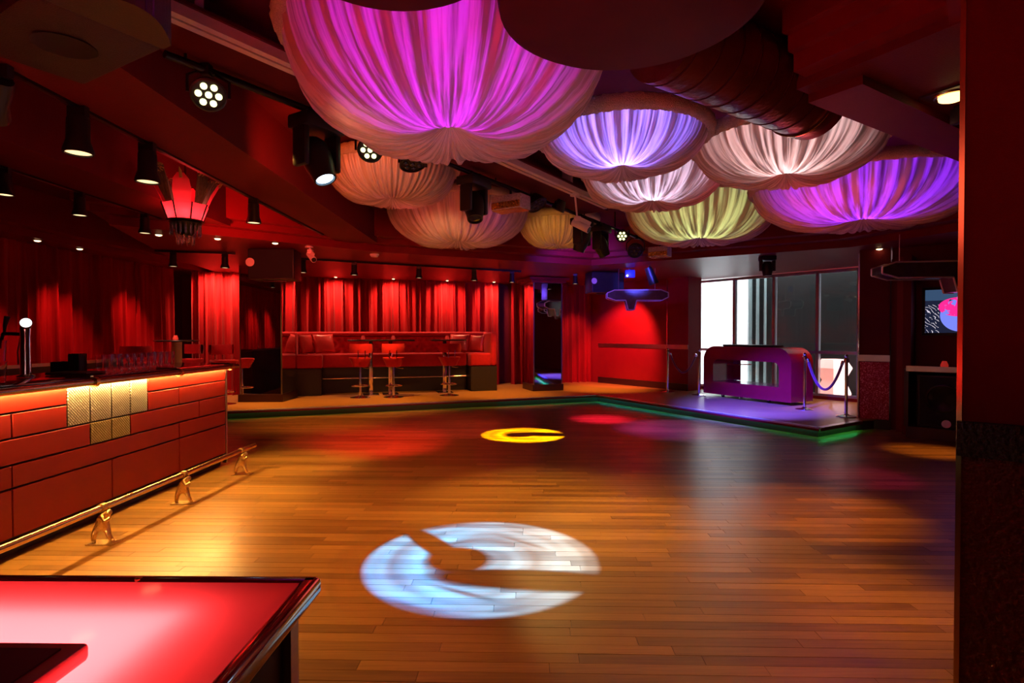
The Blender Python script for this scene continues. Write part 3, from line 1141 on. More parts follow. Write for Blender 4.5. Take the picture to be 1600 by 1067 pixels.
for px, lab in ((562, 'red candle cup on the long table beside the end stool'), (609, 'red candle cup on the long table behind the middle stool')):
    candle(Vector((*(G(590, 619, PZ) + su * ((px - 590) / 889 * 12.3) + Vector((0, .34, 0))).xy, PZ + 1.2185)), lab)
candle(Vector((*(G(696, 615.5, PZ) + su * .0 + Vector((0, .34, 0))).xy, PZ + 1.2185)), 'red candle cup on the small table near the centre column')

# lounge table and stools behind the bar
lt = Vector((-6.16, 10.45, PZ))
t = thing('bar_table', 'round dark high table with a pale lit stem behind the bar', 'table', lt)
MB().lathe([(0, 1.20), (.36, 1.20), (.37, 1.215), (.36, 1.23), (0, 1.23)], 32).build('tabletop', TT, t)
MB().tube([(0, 0, .02), (0, 0, 1.20)], .085, 20).build('leg', mat('pale_stem', (.62, .5, .3), .4), t)
MB().lathe([(0, 0), (.26, 0), (.26, .02), (0, .03)], 28).build('foot_plate', STEEL, t)
candle(lt + Vector((-.02, 0, 1.2315)), 'small red candle on the round table behind the bar')
for (x, y, rz, lab) in ((-6.45, 9.75, .6, 'red bar stool half hidden behind the row of glasses'),
                        (-6.42, 11.3, 2.9, 'red bar stool behind the pale stem of the round table'),
                        (-5.47, 10.8, -2.3, 'red bar stool beside the round table, next to the mirror column')):
    o = copy_tree(st0)
    o.location = (x, y, PZ)
    o.rotation_euler = (0, 0, rz)
    tag(o, lab, 'stool', 'stools at the round table')

# ================================================================== DJ BOOTH AND ROPES
d0, d1 = G(1099, 614, .2), G(1236, 630.5, .2)
dv = (d1 - d0)
DL = dv.length
booth = thing('dj_booth', 'glossy red dj booth shaped as a rounded frame on castors', 'dj booth', (d0.x, d0.y, PZ), math.atan2(dv.y, dv.x))


def rrect(x0, x1, z0, z1, rt, rb, n=8):
    pts = []
    for (cx, cz, r, a0) in ((x1 - rb, z0 + rb, rb, -PI / 2), (x1 - rt, z1 - rt, rt, 0), (x0 + rt, z1 - rt, rt, PI / 2), (x0 + rb, z0 + rb, rb, PI)):
        for k in range(n + 1):
            a = a0 + PI / 2 * k / n
            pts.append((cx + r * math.cos(a), cz + r * math.sin(a)))
    return pts


oz = rrect(0, DL, .06, 1.08, .30, .012)
iz = rrect(.27, DL - .26, .33, .80, .13, .012)
m = MB()
n = len(oz)
DY = .64
vs = [(x, 0, z) for x, z in oz] + [(x, 0, z) for x, z in iz] + [(x, DY, z) for x, z in oz] + [(x, DY, z) for x, z in iz]
fs = []
for k in range(n):
    j = (k + 1) % n
    fs += [(k, j, n + j, n + k), (2 * n + k, 3 * n + k, 3 * n + j, 2 * n + j), (k, 2 * n + k, 2 * n + j, j), (n + k, n + j, 3 * n + j, 3 * n + k)]
m.add(vs, fs)
m.build('frame', REDLAQ, booth, sharp=30)
MB().box((DL * .31, DY * .55, .70), (.30, DY * .6, .02)).build('inner_shelf', REDLAQ, booth, smooth=False)
MB().box((.36, DY - .02, .565), (.2, .02, .46)).build('back_panel', REDLAQ, booth, smooth=False)
MB().rbox((DL * .47, DY * .5, 1.10), (1.15, .42, .04), .01).build('console', BLACK, booth)
for x, y in ((.45, .1), (.75, .3), (DL - .55, .1), (.45, DY - .1), (DL - .3, DY - .1)):
    cw = MB().tube([(x, y - .015, .035), (x, y + .015, .035)], .034, 14).build('castor', BLACK, booth)
    MB().box((x, y, .055), (.03, .05, .03)).build('castor_fork', STEEL, cw, smooth=False)

STP = [G(1043, 613, PZ), G(1092, 617.5, PZ), G(1257, 640, PZ), G(1322, 651, PZ)]


def stanchion(label, p, first=[None]):
    if first[0] is None:
        s = thing('rope_stanchion', label, 'stanchion', p, 0, 'rope stanchions on the platform')
        MB().lathe([(0, 0), (.15, 0), (.15, .012), (.05, .03), (.03, .05), (0, .05)], 28).build('base', CHROME, s)
        MB().tube([(0, 0, .03), (0, 0, .92)], .024, 16).build('post', CHROME, s)
        MB().lathe([(.024, .0), (.04, .0), (.04, .06), (.03, .07), (.02, .08), (.03, .10), (.012, .13), (0, .13)], 16, (0, 0, .88)).build('finial', CHROME, s)
        first[0] = s
        return s
    s = copy_tree(first[0])
    s.location = p
    return tag(s, label, 'stanchion', 'rope stanchions on the platform')


for p, lab in zip(STP, ('chrome rope post in front of the plain red wall', 'chrome rope post in front of the first window mullion', 'chrome rope post at the corner of the dj booth', 'chrome rope post beside the glitter pillar')):
    stanchion(lab, p)
ROPE = mat('burgundy_velvet_rope', (.16, .01, .03), .7, sheen=.4, var=.2, scale=40)
for a, b, sag, lab in ((0, 1, .42, 'burgundy velvet rope hanging in front of the red wall end'), (2, 3, .50, 'burgundy velvet rope hanging between dj booth and glitter pillar')):
    A_, B_ = STP[a] + Vector((0, 0, .90)), STP[b] + Vector((0, 0, .90))
    dr = (B_ - A_).normalized()
    dr = Vector((dr.x, dr.y, 0)).normalized()
    A_, B_ = A_ + dr * .066, B_ - dr * .066
    r = thing('barrier_rope', lab, 'rope', (A_ + B_) / 2 * 1.0)
    r.location.z = PZ
    pts = []
    for k in range(21):
        u = k / 20
        p = A_.lerp(B_, .05 * (1 - 2 * u) * 0 + u)
        p.z -= sag * (1 - (2 * u - 1) ** 2)
        pts.append(p)
    MB().tube(pts, .021, 12).build('rope', ROPE, r, world=True)
    for p, q in ((pts[0], pts[1]), (pts[-1], pts[-2])):
        MB().tube([p, p.lerp(q, .6)], .026, 12).build('end_cap', CHROME, r, world=True)

# ================================================================== NICHE CONTENTS


def hit(px, a, b):                     # where the sight line of a pixel column meets the vertical plane through a-b
    v = ray(px, 533)
    d = b - a
    den = v.x * d.y - v.y * d.x
    t_ = (a.x * d.y - a.y * d.x) / den
    return V2(v.x * t_, v.y * t_)


tvp = hit(1443, nb - kn * .032, nb - kn * .032 + kd)

tv = thing('wall_screen', 'flat screen on the niche wall showing a pink cocktail', 'screen', (tvp.x, tvp.y, 1.47), kang)
MB().rbox((.56, 0, .36), (1.16, .06, .72), .008).build('bezel', BLACK, tv)


def screen_mat():
    m = bpy.data.materials.new('screen_picture')
    m.use_nodes = True
    N, L = m.node_tree.nodes, m.node_tree.links
    for nd_ in list(N):
        if nd_.type == 'BSDF_PRINCIPLED':
            N.remove(nd_)
    out = N['Material Output']
    em = N.new('ShaderNodeEmission')
    em.inputs[1].default_value = 1.3
    tc = N.new('ShaderNodeTexCoord')
    sp = N.new('ShaderNodeSeparateXYZ')
    L.new(tc.outputs['Object'], sp.inputs[0])

    def M_(op, a, b=None, c=None):
        n_ = N.new('ShaderNodeMath')
        n_.operation = op
        for i_, v_ in enumerate((a, b, c)):
            if v_ is None:
                continue
            if isinstance(v_, (int, float)):
                n_.inputs[i_].default_value = v_
            else:
                L.new(v_, n_.inputs[i_])
        return n_.outputs[0]

    def mixc(f_, a, b):
        n_ = N.new('ShaderNodeMix')
        n_.data_type = 'RGBA'
        L.new(f_, n_.inputs['Factor'])
        for k_, v_ in (('A', a), ('B', b)):
            if isinstance(v_, tuple):
                n_.inputs[k_].default_value = (*v_, 1)
            else:
                L.new(v_, n_.inputs[k_])
        return n_.outputs['Result']
    x, z = sp.outputs['X'], sp.outputs['Z']

    def disc(cx, cz, rx, rz):
        dx = M_('DIVIDE', M_('SUBTRACT', x, cx), rx)
        dz = M_('DIVIDE', M_('SUBTRACT', z, cz), rz)
        return M_('LESS_THAN', M_('ADD', M_('MULTIPLY', dx, dx), M_('MULTIPLY', dz, dz)), 1.0)
    nz = N.new('ShaderNodeTexNoise')
    nz.inputs['Scale'].default_value = 14
    wv = N.new('ShaderNodeTexWave')
    wv.inputs['Scale'].default_value = 11
    wv.inputs['Distortion'].default_value = 9
    wv.bands_direction = 'DIAGONAL'
    L.new(tc.outputs['Object'], nz.inputs['Vector'])
    L.new(tc.outputs['Object'], wv.inputs['Vector'])
    c_ = mixc(M_('GREATER_THAN', z, .52), (.01, .012, .03), (.03, .06, .12))
    sparks = M_('MULTIPLY', M_('GREATER_THAN', wv.outputs['Fac'], .93), M_('MULTIPLY', M_('LESS_THAN', x, .19), M_('MULTIPLY', M_('LESS_THAN', z, .46), M_('GREATER_THAN', nz.outputs['Fac'], .45))))
    c_ = mixc(sparks, c_, (.55, .5, .6))
    c_ = mixc(disc(.44, .30, .24, .24), c_, (.16, .2, .75))
    c_ = mixc(M_('MULTIPLY', disc(.42, .42, .24, .14), M_('GREATER_THAN', nz.outputs['Fac'], .42)), c_, (.9, .02, .25))
    c_ = mixc(disc(.50, .55, .10, .10), c_, (.75, .25, .8))
    L.new(c_, em.inputs[0])
    L.new(em.outputs[0], out.inputs['Surface'])
    return m


MB().box((.56, -.032, .36), (1.08, .004, .64)).build('display', screen_mat(), tv, smooth=False)
spk = thing('floor_speaker', 'black loudspeaker with round grey badge under the niche shelf', 'speaker', (*(k0 + kd * .12 + kn * .06).xy, .17), kang)
MB().rbox((.30, .3, .369), (.60, .56, .74), .012).build('cabinet', BLACK, spk)
MB().rbox((.30, .012, .38), (.54, .02, .68), .008).build('grille', mat('speaker_grille', (.03, .03, .034), .5, bump=.8, bscale=400), spk)
MB().lathe([(.0, .0), (.17, .0), (.18, .008), (.20, .004), (.205, 0)], 28, (.30, 0.0, .42), Matrix.Rotation(PI / 2, 3, 'X')).build('woofer_ring', BLACKM, spk)
MB().lathe([(.0, 0), (.055, 0), (.055, .006), (0, .008)], 20, (.34, 0.0, .07), Matrix.Rotation(PI / 2, 3, 'X')).build('badge', WHITE, spk)
candle(Vector((*(k0 + kd * .42 + kn * .18).xy, 1.0265)), 'red candle cup on the niche shelf below the screen')

# ================================================================== DRAPED CEILING CANOPIES
RZ = 3.30


def cloth(name, dcol, tcol):
    m = bpy.data.materials.new(name)
    m.use_nodes = True
    N, L = m.node_tree.nodes, m.node_tree.links
    out = N['Material Output']
    N.remove(N['Principled BSDF'])
    tc = N.new('ShaderNodeTexCoord')
    sp = N.new('ShaderNodeSeparateXYZ')
    L.new(tc.outputs['Object'], sp.inputs[0])
    cb = N.new('ShaderNodeCombineXYZ')
    L.new(sp.outputs['X'], cb.inputs[0])
    L.new(sp.outputs['Y'], cb.inputs[1])
    nm = N.new('ShaderNodeVectorMath')
    nm.operation = 'NORMALIZE'
    L.new(cb.outputs[0], nm.inputs[0])
    sc = N.new('ShaderNodeVectorMath')
    sc.operation = 'SCALE'
    sc.inputs[3].default_value = 1.0
    L.new(nm.outputs[0], sc.inputs[0])
    ln = N.new('ShaderNodeVectorMath')
    ln.operation = 'LENGTH'
    L.new(cb.outputs[0], ln.inputs[0])
    c2 = N.new('ShaderNodeSeparateXYZ')
    L.new(sc.outputs[0], c2.inputs[0])
    c3 = N.new('ShaderNodeCombineXYZ')
    L.new(c2.outputs[0], c3.inputs[0])
    L.new(c2.outputs[1], c3.inputs[1])
    mr = N.new('ShaderNodeMath')
    mr.operation = 'MULTIPLY'
    mr.inputs[1].default_value = .10
    L.new(ln.outputs['Value'], mr.inputs[0])
    L.new(mr.outputs[0], c3.inputs[2])
    nz = N.new('ShaderNodeTexNoise')
    nz.inputs['Scale'].default_value = 17
    nz.inputs['Detail'].default_value = 5
    nz.inputs['Roughness'].default_value = .62
    L.new(c3.outputs[0], nz.inputs['Vector'])
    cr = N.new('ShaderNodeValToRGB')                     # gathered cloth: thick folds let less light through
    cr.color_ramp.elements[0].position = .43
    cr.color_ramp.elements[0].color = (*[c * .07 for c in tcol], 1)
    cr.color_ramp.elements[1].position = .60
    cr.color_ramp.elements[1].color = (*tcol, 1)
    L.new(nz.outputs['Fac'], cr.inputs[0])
    tr = N.new('ShaderNodeBsdfTranslucent')
    L.new(cr.outputs[0], tr.inputs['Color'])
    df = N.new('ShaderNodeBsdfDiffuse')
    df.inputs['Color'].default_value = (*dcol, 1)
    gs = N.new('ShaderNodeBsdfGlossy')
    gs.inputs['Roughness'].default_value = .45
    gs.inputs['Color'].default_value = (.07, .06, .06, 1)
    a1 = N.new('ShaderNodeAddShader')
    a2 = N.new('ShaderNodeAddShader')
    L.new(tr.outputs[0], a1.inputs[0])
    L.new(df.outputs[0], a1.inputs[1])
    L.new(a1.outputs[0], a2.inputs[0])
    L.new(gs.outputs[0], a2.inputs[1])
    L.new(a2.outputs[0], out.inputs['Surface'])
    return m


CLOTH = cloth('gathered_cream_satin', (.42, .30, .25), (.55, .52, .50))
FRINGE = mat('cream_fringe', (.62, .44, .33), .9, var=.5, scale=120, bump=1.0, bscale=150)
PROF = [(1, 0), (.995, -.10), (.975, -.25), (.93, -.45), (.86, -.62), (.76, -.78), (.63, -.91), (.48, -.985), (.34, -1.0), (.22, -.97), (.13, -.91), (.06, -.85), (.02, -.82)]


def canopy(px0, px1, py, drop, label, lamp, power, seed, RZ=3.3):
    # rim at height RZ; distance from the rim's line of sight, size from its width
    drop *= (RZ - CAMZ) / 1.8
    dist = G((px0 + px1) / 2, py, RZ).y
    R = (px1 - px0) / 2 / FPX * dist
    c = Vector((((px0 + px1) / 2 - 800) / FPX * dist, dist, RZ))
    root = thing('draped_canopy', label, 'canopy', c, 0, 'gathered cloth canopies under the ceiling')
    rnd = random.Random(seed)
    waves = [(rnd.choice((23, 31, 37, 44, 53, 61, 71, 83)), rnd.uniform(0, 6.28), rnd.uniform(.5, 1)) for _ in range(6)]
    lows = [(rnd.choice((3, 5, 7, 9, 11)), rnd.uniform(0, 6.28), rnd.uniform(.4, 1)) for _ in range(3)]

    def P(u, v):
        a = 2 * PI * u
        k = v * (len(PROF) - 1)
        i = min(int(k), len(PROF) - 2)
        t_ = k - i
        r = PROF[i][0] * (1 - t_) + PROF[i + 1][0] * t_
        z = PROF[i][1] * (1 - t_) + PROF[i + 1][1] * t_
        w_ = sum(am * math.sin(f_ * a + p_ + v * 1.2) for f_, p_, am in waves) / 3.2
        lo = sum(am * math.sin(f_ * a + p_) for f_, p_, am in lows) / 2
        en = math.sin(PI * min(1, v * 1.05)) ** .6
        d_ = (.010 + .020 * en) * w_ + .016 * lo * en
        nr = max(r, .25)
        rr = R * (r + d_ * nr)
        return (rr * math.cos(a), rr * math.sin(a), drop * z - R * d_ * .9 * en * min(1, r * 2.5))
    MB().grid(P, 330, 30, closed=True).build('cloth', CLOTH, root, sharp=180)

    def F(u, v):
        a = 2 * PI * u
        b = 2 * PI * v
        rr = .045 * (1 + .07 * math.sin(a * 97 + 3 * math.sin(a * 41)) + .06 * math.sin(a * 53 + b * 3))
        q = R + .012 + rr * math.cos(b)
        return (q * math.cos(a), q * math.sin(a), min(.01, CZ - RZ - .066) + rr * math.sin(b) * 1.3)
    MB().grid(F, 260, 8, closed=True).build('fringe', FRINGE, root, sharp=180)
    MB().lathe([(.0, 0), (.03, .005), (.035, .02), (.0, .03)], 12, (0, 0, -drop * .84)).build('gather_knot', FRINGE, root)
    for k in range(4):
        a = PI / 4 + k * PI / 2
        MB().tube([(R * math.cos(a), R * math.sin(a), .02), (R * math.cos(a) * .9, R * math.sin(a) * .9, CZ - RZ)], .006, 6).build('hanger', BLACKM, root)
    if lamp:
        _v = Vector((-c.x, -c.y, 0)).normalized()
        _p = c + Vector((0, 0, -drop * .42)) + _v * R * .02
        spot(_p, _p + _v - Vector((0, 0, .36)), lamp, power * 1.1, 146, 1.0, .05, 'canopy_lamp')
    return root


canopy(462, 945, 72, .60, 'largest draped canopy, magenta-lit satin, close beside the round duct', (.50, .01, .85), 42, 11, 3.133)
canopy(845, 1098, 212, .32, 'bright blue-lit draped canopy next to the largest one', (.20, .14, 1.0), 84, 12, 3.015)
canopy(1090, 1362, 220, .36, 'pale pink-white lit draped canopy below the red duct', (1.0, .66, .68), 32, 13, 3.105)
canopy(912, 1126, 266, .38, 'white-lilac lit draped canopy between the blue and the green one', (.80, .66, 1.0), 38, 14, 3.322)
canopy(978, 1208, 314, .55, 'yellow-green lit draped canopy behind the lilac one', (.62, .80, .28), 50, 15, 3.37)
canopy(1188, 1506, 288, .48, 'violet-lit draped canopy under the beam beside the near pillar', (.22, .02, 1.0), 105, 16, 3.084)
canopy(515, 712, 262, .37, 'unlit peach draped canopy behind the blue-lens moving light', None, 0, 17, 3.29)
canopy(608, 824, 322, .54, 'peach and yellow draped canopy behind the dark moving light', None, 0, 18, 3.3)
canopy(810, 932, 344, .42, 'small amber draped canopy behind the hanging camera', None, 0, 19, 3.33)
# added lamps without fixtures wash the cloths from below
spot((-1.3, 4.6, 2.75), (-1.3, 6.1, 3.05), (1, .55, .36), 13, 60, 1.0)
spot((-.9, 6.6, 2.5), (-.8, 8.3, 2.95), (1, .58, .26), 18, 62, 1.0)
spot((.2, 7.5, 2.6), (.75, 9.0, 3.0), (1, .52, .08), 40, 50, 1.0)
spot((-.1, 6.6, 2.6), (-.5, 8.2, 3.1), PURPLE, 5, 50, 1.0)
spot((-1.1, 2.6, 2.2), (-.35, 3.7, 2.9), (1, .40, .26), 10, 60, 1.0)

# ================================================================== DUCTWORK
DUCT = mat('dark_red_painted_duct', (.05, .002, .008), .8, spec=.2, var=.3, scale=5)
DUCT2 = mat('worn_red_duct', (.13, .022, .012), .3, .5, var=.5, scale=9, bump=.2, bscale=30)
dk = thing('ventilation_duct', 'large round dark red ventilation duct under the ceiling', 'duct', (1.3, 3.4, 2.9))
dA, dB = G(1032, 54, 3.03), G(1262, 158, 3.03)
MB().tube([dA, dB], .234, 36).build('spiral_pipe', DUCT2, dk, world=True)
nseg = 9
for k in range(nseg):
    p = dA.lerp(dB, (k + .3) / nseg)
    q = (dB - dA).normalized()
    MB().tube([p, p + q * .012], .237, 36).build('seam', DUCT, dk, world=True)
MB().tube([dB - (dB - dA).normalized() * .10, dB - (dB - dA).normalized() * .085], .247, 36).build('clamp_ring', BRASS, dk, world=True)
MB().tube([dB, dB + (dB - dA).normalized() * .07], .234, 36).build('red_pipe', TRIMRED, dk, world=True)
MB().lathe([(0, 0), (.428, 0), (.464, .02), (.473, .06), (.473, .75), (0, .75)], 48, (.419, 2.05, 2.6375)).build('plenum', DUCT, dk, world=True)
o = thing('ventilation_plenum', 'round dark red air plenum above the largest canopy', 'duct', (-.378, 1.674, 2.625))
MB().lathe([(0, 0), (.33, 0), (.362, .02), (.37, .06), (.37, .76), (0, .76)], 48).build('drum', DUCT, o)
MB().lathe([(0.37, .2), (.378, .2), (.378, .23), (.37, .23)], 48).build('band', TRIMRED, o)

# ================================================================== WHITE RAILS AND LIGHTING BAR
ra, rb = G(300, 32, 3.214), G(950, 322.5, 3.214)
ra = ra - (rb - ra).normalized() * .28
rd = (rb - ra).normalized()
rn = Vector((rd.y, -rd.x, 0))
rl = thing('curtain_rail', 'pair of long white aluminium rails along the diagonal beam', 'rail', (ra.x, ra.y, 3.214))
RAILM = mat('white_aluminium_rail', (.72, .62, .6), .35, .3)
for k in (-.035, .035):
    MB().box((ra + rb) / 2 + rn * k, ((rb - ra).length, .05, .06), math.atan2(rd.y, rd.x)).build('rail', RAILM, rl, smooth=False, world=True)
MB().box((ra + rb) / 2 + Vector((0, 0, .04)), ((rb - ra).length, .16, .02), math.atan2(rd.y, rd.x)).build('rail_backing', CEIL, rl, smooth=False, world=True)
for t_ in (.05, .3, .55, .8):
    p = ra.lerp(rb, t_)
    MB().box((p.x, p.y, (CZ + 3.25) / 2), (.05, .12, CZ - 3.25), math.atan2(rd.y, rd.x)).build('fixing', RAILM, rl, smooth=False, world=True)
la, lb = G(290, 97, 3.15), G(1000, 373, 3.15)
LA, LB = V2(*la.xy), V2(*lb.xy)
ld = (lb - la).normalized()
lbar = thing('lighting_bar', 'black lighting bar hung from the ceiling with the show lights', 'lighting bar', (la.x, la.y, 3.15))
MB().tube([la - ld * .12, lb + ld * .1], .024, 12).build('pipe', BLACKM, lbar, world=True)
for k in range(8):
    p = la.lerp(lb, k / 7)
    MB().tube([p, (p.x, p.y, 3.205 if in_poly(p, BEAMD) else CZ)], .010, 8).build('drop_rod', BLACKM, lbar, world=True)


def bar_at(px):
    p = hit(px, LA, LB)
    return Vector((p.x, p.y, 3.15))


LENS_Y = mat('lit_led_lens', (.9, .9, .7), emit=(.95, 1.0, .45), es=2.2)
LENS_B = mat('lit_blue_lens', (.6, .8, 1), emit=(.45, .72, 1.0), es=7.0)
LENS_D = mat('dark_lens', (.03, .03, .05), .08)


def par_can(px, py, label, aimdir, lit=True, r=.095, top=None, dp=None):
    top = bar_at(px) if top is None else top
    c = D(px, py, top.y - .25)
    root = thing('par_light', label, 'stage light', top)
    d = Vector(aimdir).normalized()
    M = rot_to(d)
    loc = c - top
    MB().lathe([(0, -.13), (r * .62, -.13), (r * .8, -.09), (r, -.03), (r * 1.04, 0), (r * .94, .004), (r * .94, -.01), (0, -.01)], 28, loc, M).build('housing', BLACK, root)
    lens = [(0, 0)] + [(r * .56 * math.cos(k * PI / 3), r * .56 * math.sin(k * PI / 3)) for k in range(6)]
    for x, y in lens:
        MB().lathe([(r * .2, 0), (r * .2, .006), (r * .12, .012), (0, .014)], 14, loc + M @ Vector((x, y, -.008)), M).build('led_lens', LENS_Y if lit else LENS_D, root)
    side = d.cross(Vector((0, 0, 1))).normalized() * (r * 1.14)
    MB().tube([loc + side, loc + side + Vector((0, 0, r)), Vector((0, 0, -.02)) + side * .5, Vector((0, 0, -.02)) - side * .5, loc - side + Vector((0, 0, r)), loc - side], .009, 8).build('yoke', BLACKM, root)
    MB().box((0, 0, .0), (.05, .06, .07)).build('clamp', BLACKM, root, smooth=False)
    return root


def cam_dir(px, py, tilt=(0, 0, 0)):
    return (-ray(px, py) + Vector(tilt))


par_can(326, 149, 'lit seven-lens par light nearest the hanging loudspeaker', (.45, -.75, -.75))
par_can(578, 235, 'lit seven-lens par light in front of the peach canopy', (.1, -.85, -.6))
par_can(972, 369, 'lit seven-lens par light at the far end of the lighting bar', (-.1, -.9, -.3))
par_can(645, 258, 'unlit black par light hanging in front of the peach canopy', (.2, -.3, -1), False, .11)
par_can(840, 321, 'unlit black par light beside the strobe box', (.4, -.3, -.7), False, .12)
par_can(871, 328, 'slim unlit black spotlight in front of the small amber canopy', (-.5, .2, -1), False, .085)


def moving_head(px, pz_top, aim_v, label, lens, s=1.0):
    p = bar_at(px)
    root = thing('moving_head_light', label, 'stage light', (p.x, p.y, p.z), math.atan2(ld.y, ld.x))
    MB().rbox((0, 0, -.09 * s), (.34 * s, .22 * s, .10 * s), .02).build('base', BLACK, root)
    for x in (-.07, .07):
        MB().box((x * s, 0, -.02), (.03, .06, .07)).build('clamp', BLACKM, root, smooth=False)
    for x in (-.135, .135):
        MB().rbox((x * s, 0, -.265 * s), (.05 * s, .14 * s, .28 * s), .02).build('yoke_arm', BLACK, root)
    R_ = Matrix.Rotation(-math.atan2(ld.y, ld.x), 3, 'Z')
    d = (R_ @ Vector(aim_v)).normalized()
    M = rot_to(d)
    c = Vector((0, 0, -.33 * s))
    hd = MB().lathe([(0, -.15), (.07, -.145), (.10, -.10), (.108, -.02), (.10, .06), (.085, .13), (.08, .17), (.068, .17), (.066, .15), (0, .15)], 28, c, M * s).build('head', BLACK, root)
    MB().lathe([(.064, 0), (.06, .012), (.03, .02), (0, .022)], 24, c + (M @ Vector((0, 0, .147))) * s, M * s).build('lens', lens, hd)
    return p + Vector((0, 0, -.33 * s)) + Vector(aim_v).normalized() * .2 * s


gob = Vector((-.20, 3.74, 0))
h1 = bar_at(497)
mhA = moving_head(497, 0, gob - (h1 + Vector((0, 0, -.33))), 'moving head light with a glowing blue lens, beside the largest canopy', LENS_B, 1.05)
moving_head(741, 0, (.1, -.5, -1), 'dark moving head light in front of the peach and yellow canopy', LENS_D)
h3 = bar_at(912)
yel = Vector((.16, 8.41, 0))
mhC = moving_head(909, 0, yel - (h3 + Vector((0, 0, -.33))), 'black moving head light right behind the hanging camera', LENS_D)
moving_head(938, 0, (.5, .3, -1), 'black moving head light between hanging camera and far par light', LENS_D)
# single blue-rimmed light and light boxes at the end
o_ = bar_at(994)
par_can(993, 392, 'black light with a blue-lit rim below the far end of the lighting bar', (0, -.7, -.5), False, .13)


def light_box(px, py, y, label, w_, top=3.15, tilt=0.0):
    c = D(px, py, y)
    t = thing('strobe_box', label, 'strobe light', c, math.atan2(ld.y, ld.x) - PI / 2 + tilt)
    MB().rbox((0, 0, .0), (w_, .22, .16), .012).build('body', mat('mottled_white_case', (.5, .42, .5), .5, var=.9, scale=45), t)
    MB().box((0, -.112, -.035), (w_ * .94, .008, .07)).build('front_glass', mat('amber_reflector', (.8, .4, .08), .15, .9, var=.6, scale=30, bump=1.0, bscale=40), t, smooth=False)
    MB().box((0, 0, -.083), (w_ * .94, .2, .008)).build('reflector', mat('amber_reflector', (.8, .4, .08)), t, smooth=False)
    MB().tube([(0, 0, .08), (0, 0, top - c.z)], .014, 8).build('hanger', BLACKM, t)
    return t


light_box(798, 318, bar_at(798).y, 'mottled white strobe box with amber reflector beside the dark moving head', .40)
light_box(1031, 394, 9.42, 'small strobe box lit violet below the green canopy', .33, CZ)


# gobo projections of the two moving heads
def gobo(loc, target, center, rad, col_a, col_b, power, hole):
    o = spot(loc, target, (1, 1, 1), power, 2 * math.degrees(math.atan(rad * 1.35 / (Vector(loc) - Vector(target)).length)), .05, .012, 'gobo_lamp')
    l = o.data
    l.use_nodes = True
    N, L = l.node_tree.nodes, l.node_tree.links
    em = N['Emission']
    ge = N.new('ShaderNodeNewGeometry')
    sp = N.new('ShaderNodeSeparateXYZ')
    L.new(ge.outputs['Incoming'], sp.inputs[0])

    def M_(op, a, b=None, c=None):
        n_ = N.new('ShaderNodeMath')
        n_.operation = op
        for i_, v_ in enumerate((a, b, c)):
            if v_ is None:
                continue
            if isinstance(v_, (int, float)):
                n_.inputs[i_].default_value = v_
            else:
                L.new(v_, n_.inputs[i_])
        return n_.outputs[0]
    # direction of the beam -> position in the gobo wheel (normalised to the projected disc)
    fx = M_('DIVIDE', M_('SUBTRACT', M_('MULTIPLY', M_('DIVIDE', sp.outputs['X'], sp.outputs['Z']), -loc[2]), center[0] - loc[0]), rad)
    fy = M_('DIVIDE', M_('SUBTRACT', M_('MULTIPLY', M_('DIVIDE', sp.outputs['Y'], sp.outputs['Z']), -loc[2]), center[1] - loc[1]), rad)
    u, v = fx, fy

    def inside(cx, cy, rx, ry, an, soft=.08):
        x_, y_ = M_('SUBTRACT', u, cx), M_('SUBTRACT', v, cy)
        c_, s_ = math.cos(an), math.sin(an)
        dx = M_('DIVIDE', M_('ADD', M_('MULTIPLY', x_, c_), M_('MULTIPLY', y_, s_)), rx)
        dy = M_('DIVIDE', M_('SUBTRACT', M_('MULTIPLY', y_, c_), M_('MULTIPLY', x_, s_)), ry)
        r_ = M_('SQRT', M_('ADD', M_('MULTIPLY', dx, dx), M_('MULTIPLY', dy, dy)))
        n_ = N.new('ShaderNodeClamp')
        L.new(M_('DIVIDE', M_('SUBTRACT', 1.0, r_), soft), n_.inputs[0])
        return n_.outputs[0]
    f = inside(0, 0, 1, 1, 0, .06)
    for (cx, cy, rx, ry, an, sf, k) in hole:
        f = M_('MULTIPLY', f, M_('SUBTRACT', 1.0, M_('MULTIPLY', inside((cx - center[0]) / rad, (cy - center[1]) / rad, rx / rad, ry / rad, math.radians(an), sf), k)))
    # fine swirl streaks of the glass gobo
    wv = N.new('ShaderNodeTexNoise')
    wv.inputs['Scale'].default_value = 1.0
    wv.inputs['Detail'].default_value = 3
    cb = N.new('ShaderNodeCombineXYZ')
    rr = M_('SQRT', M_('ADD', M_('MULTIPLY', u, u), M_('MULTIPLY', v, v)))
    L.new(M_('MULTIPLY', rr, 5.0), cb.inputs[0])
    L.new(M_('MULTIPLY', u, 1.2), cb.inputs[1])
    L.new(cb.outputs[0], wv.inputs['Vector'])
    st = M_('MAXIMUM', M_('MULTIPLY_ADD', wv.outputs['Fac'], 3.2, -.75), .12)
    f = M_('MULTIPLY', f, st)
    mx = N.new('ShaderNodeMix')
    mx.data_type = 'RGBA'
    cl = N.new('ShaderNodeClamp')
    L.new(M_('MULTIPLY_ADD', u, .75, .22), cl.inputs[0])
    L.new(cl.outputs[0], mx.inputs['Factor'])
    mx.inputs['A'].default_value = (*col_a, 1)
    mx.inputs['B'].default_value = (*col_b, 1)
    L.new(mx.outputs['Result'], em.inputs['Color'])
    L.new(f, em.inputs['Strength'])
    return o


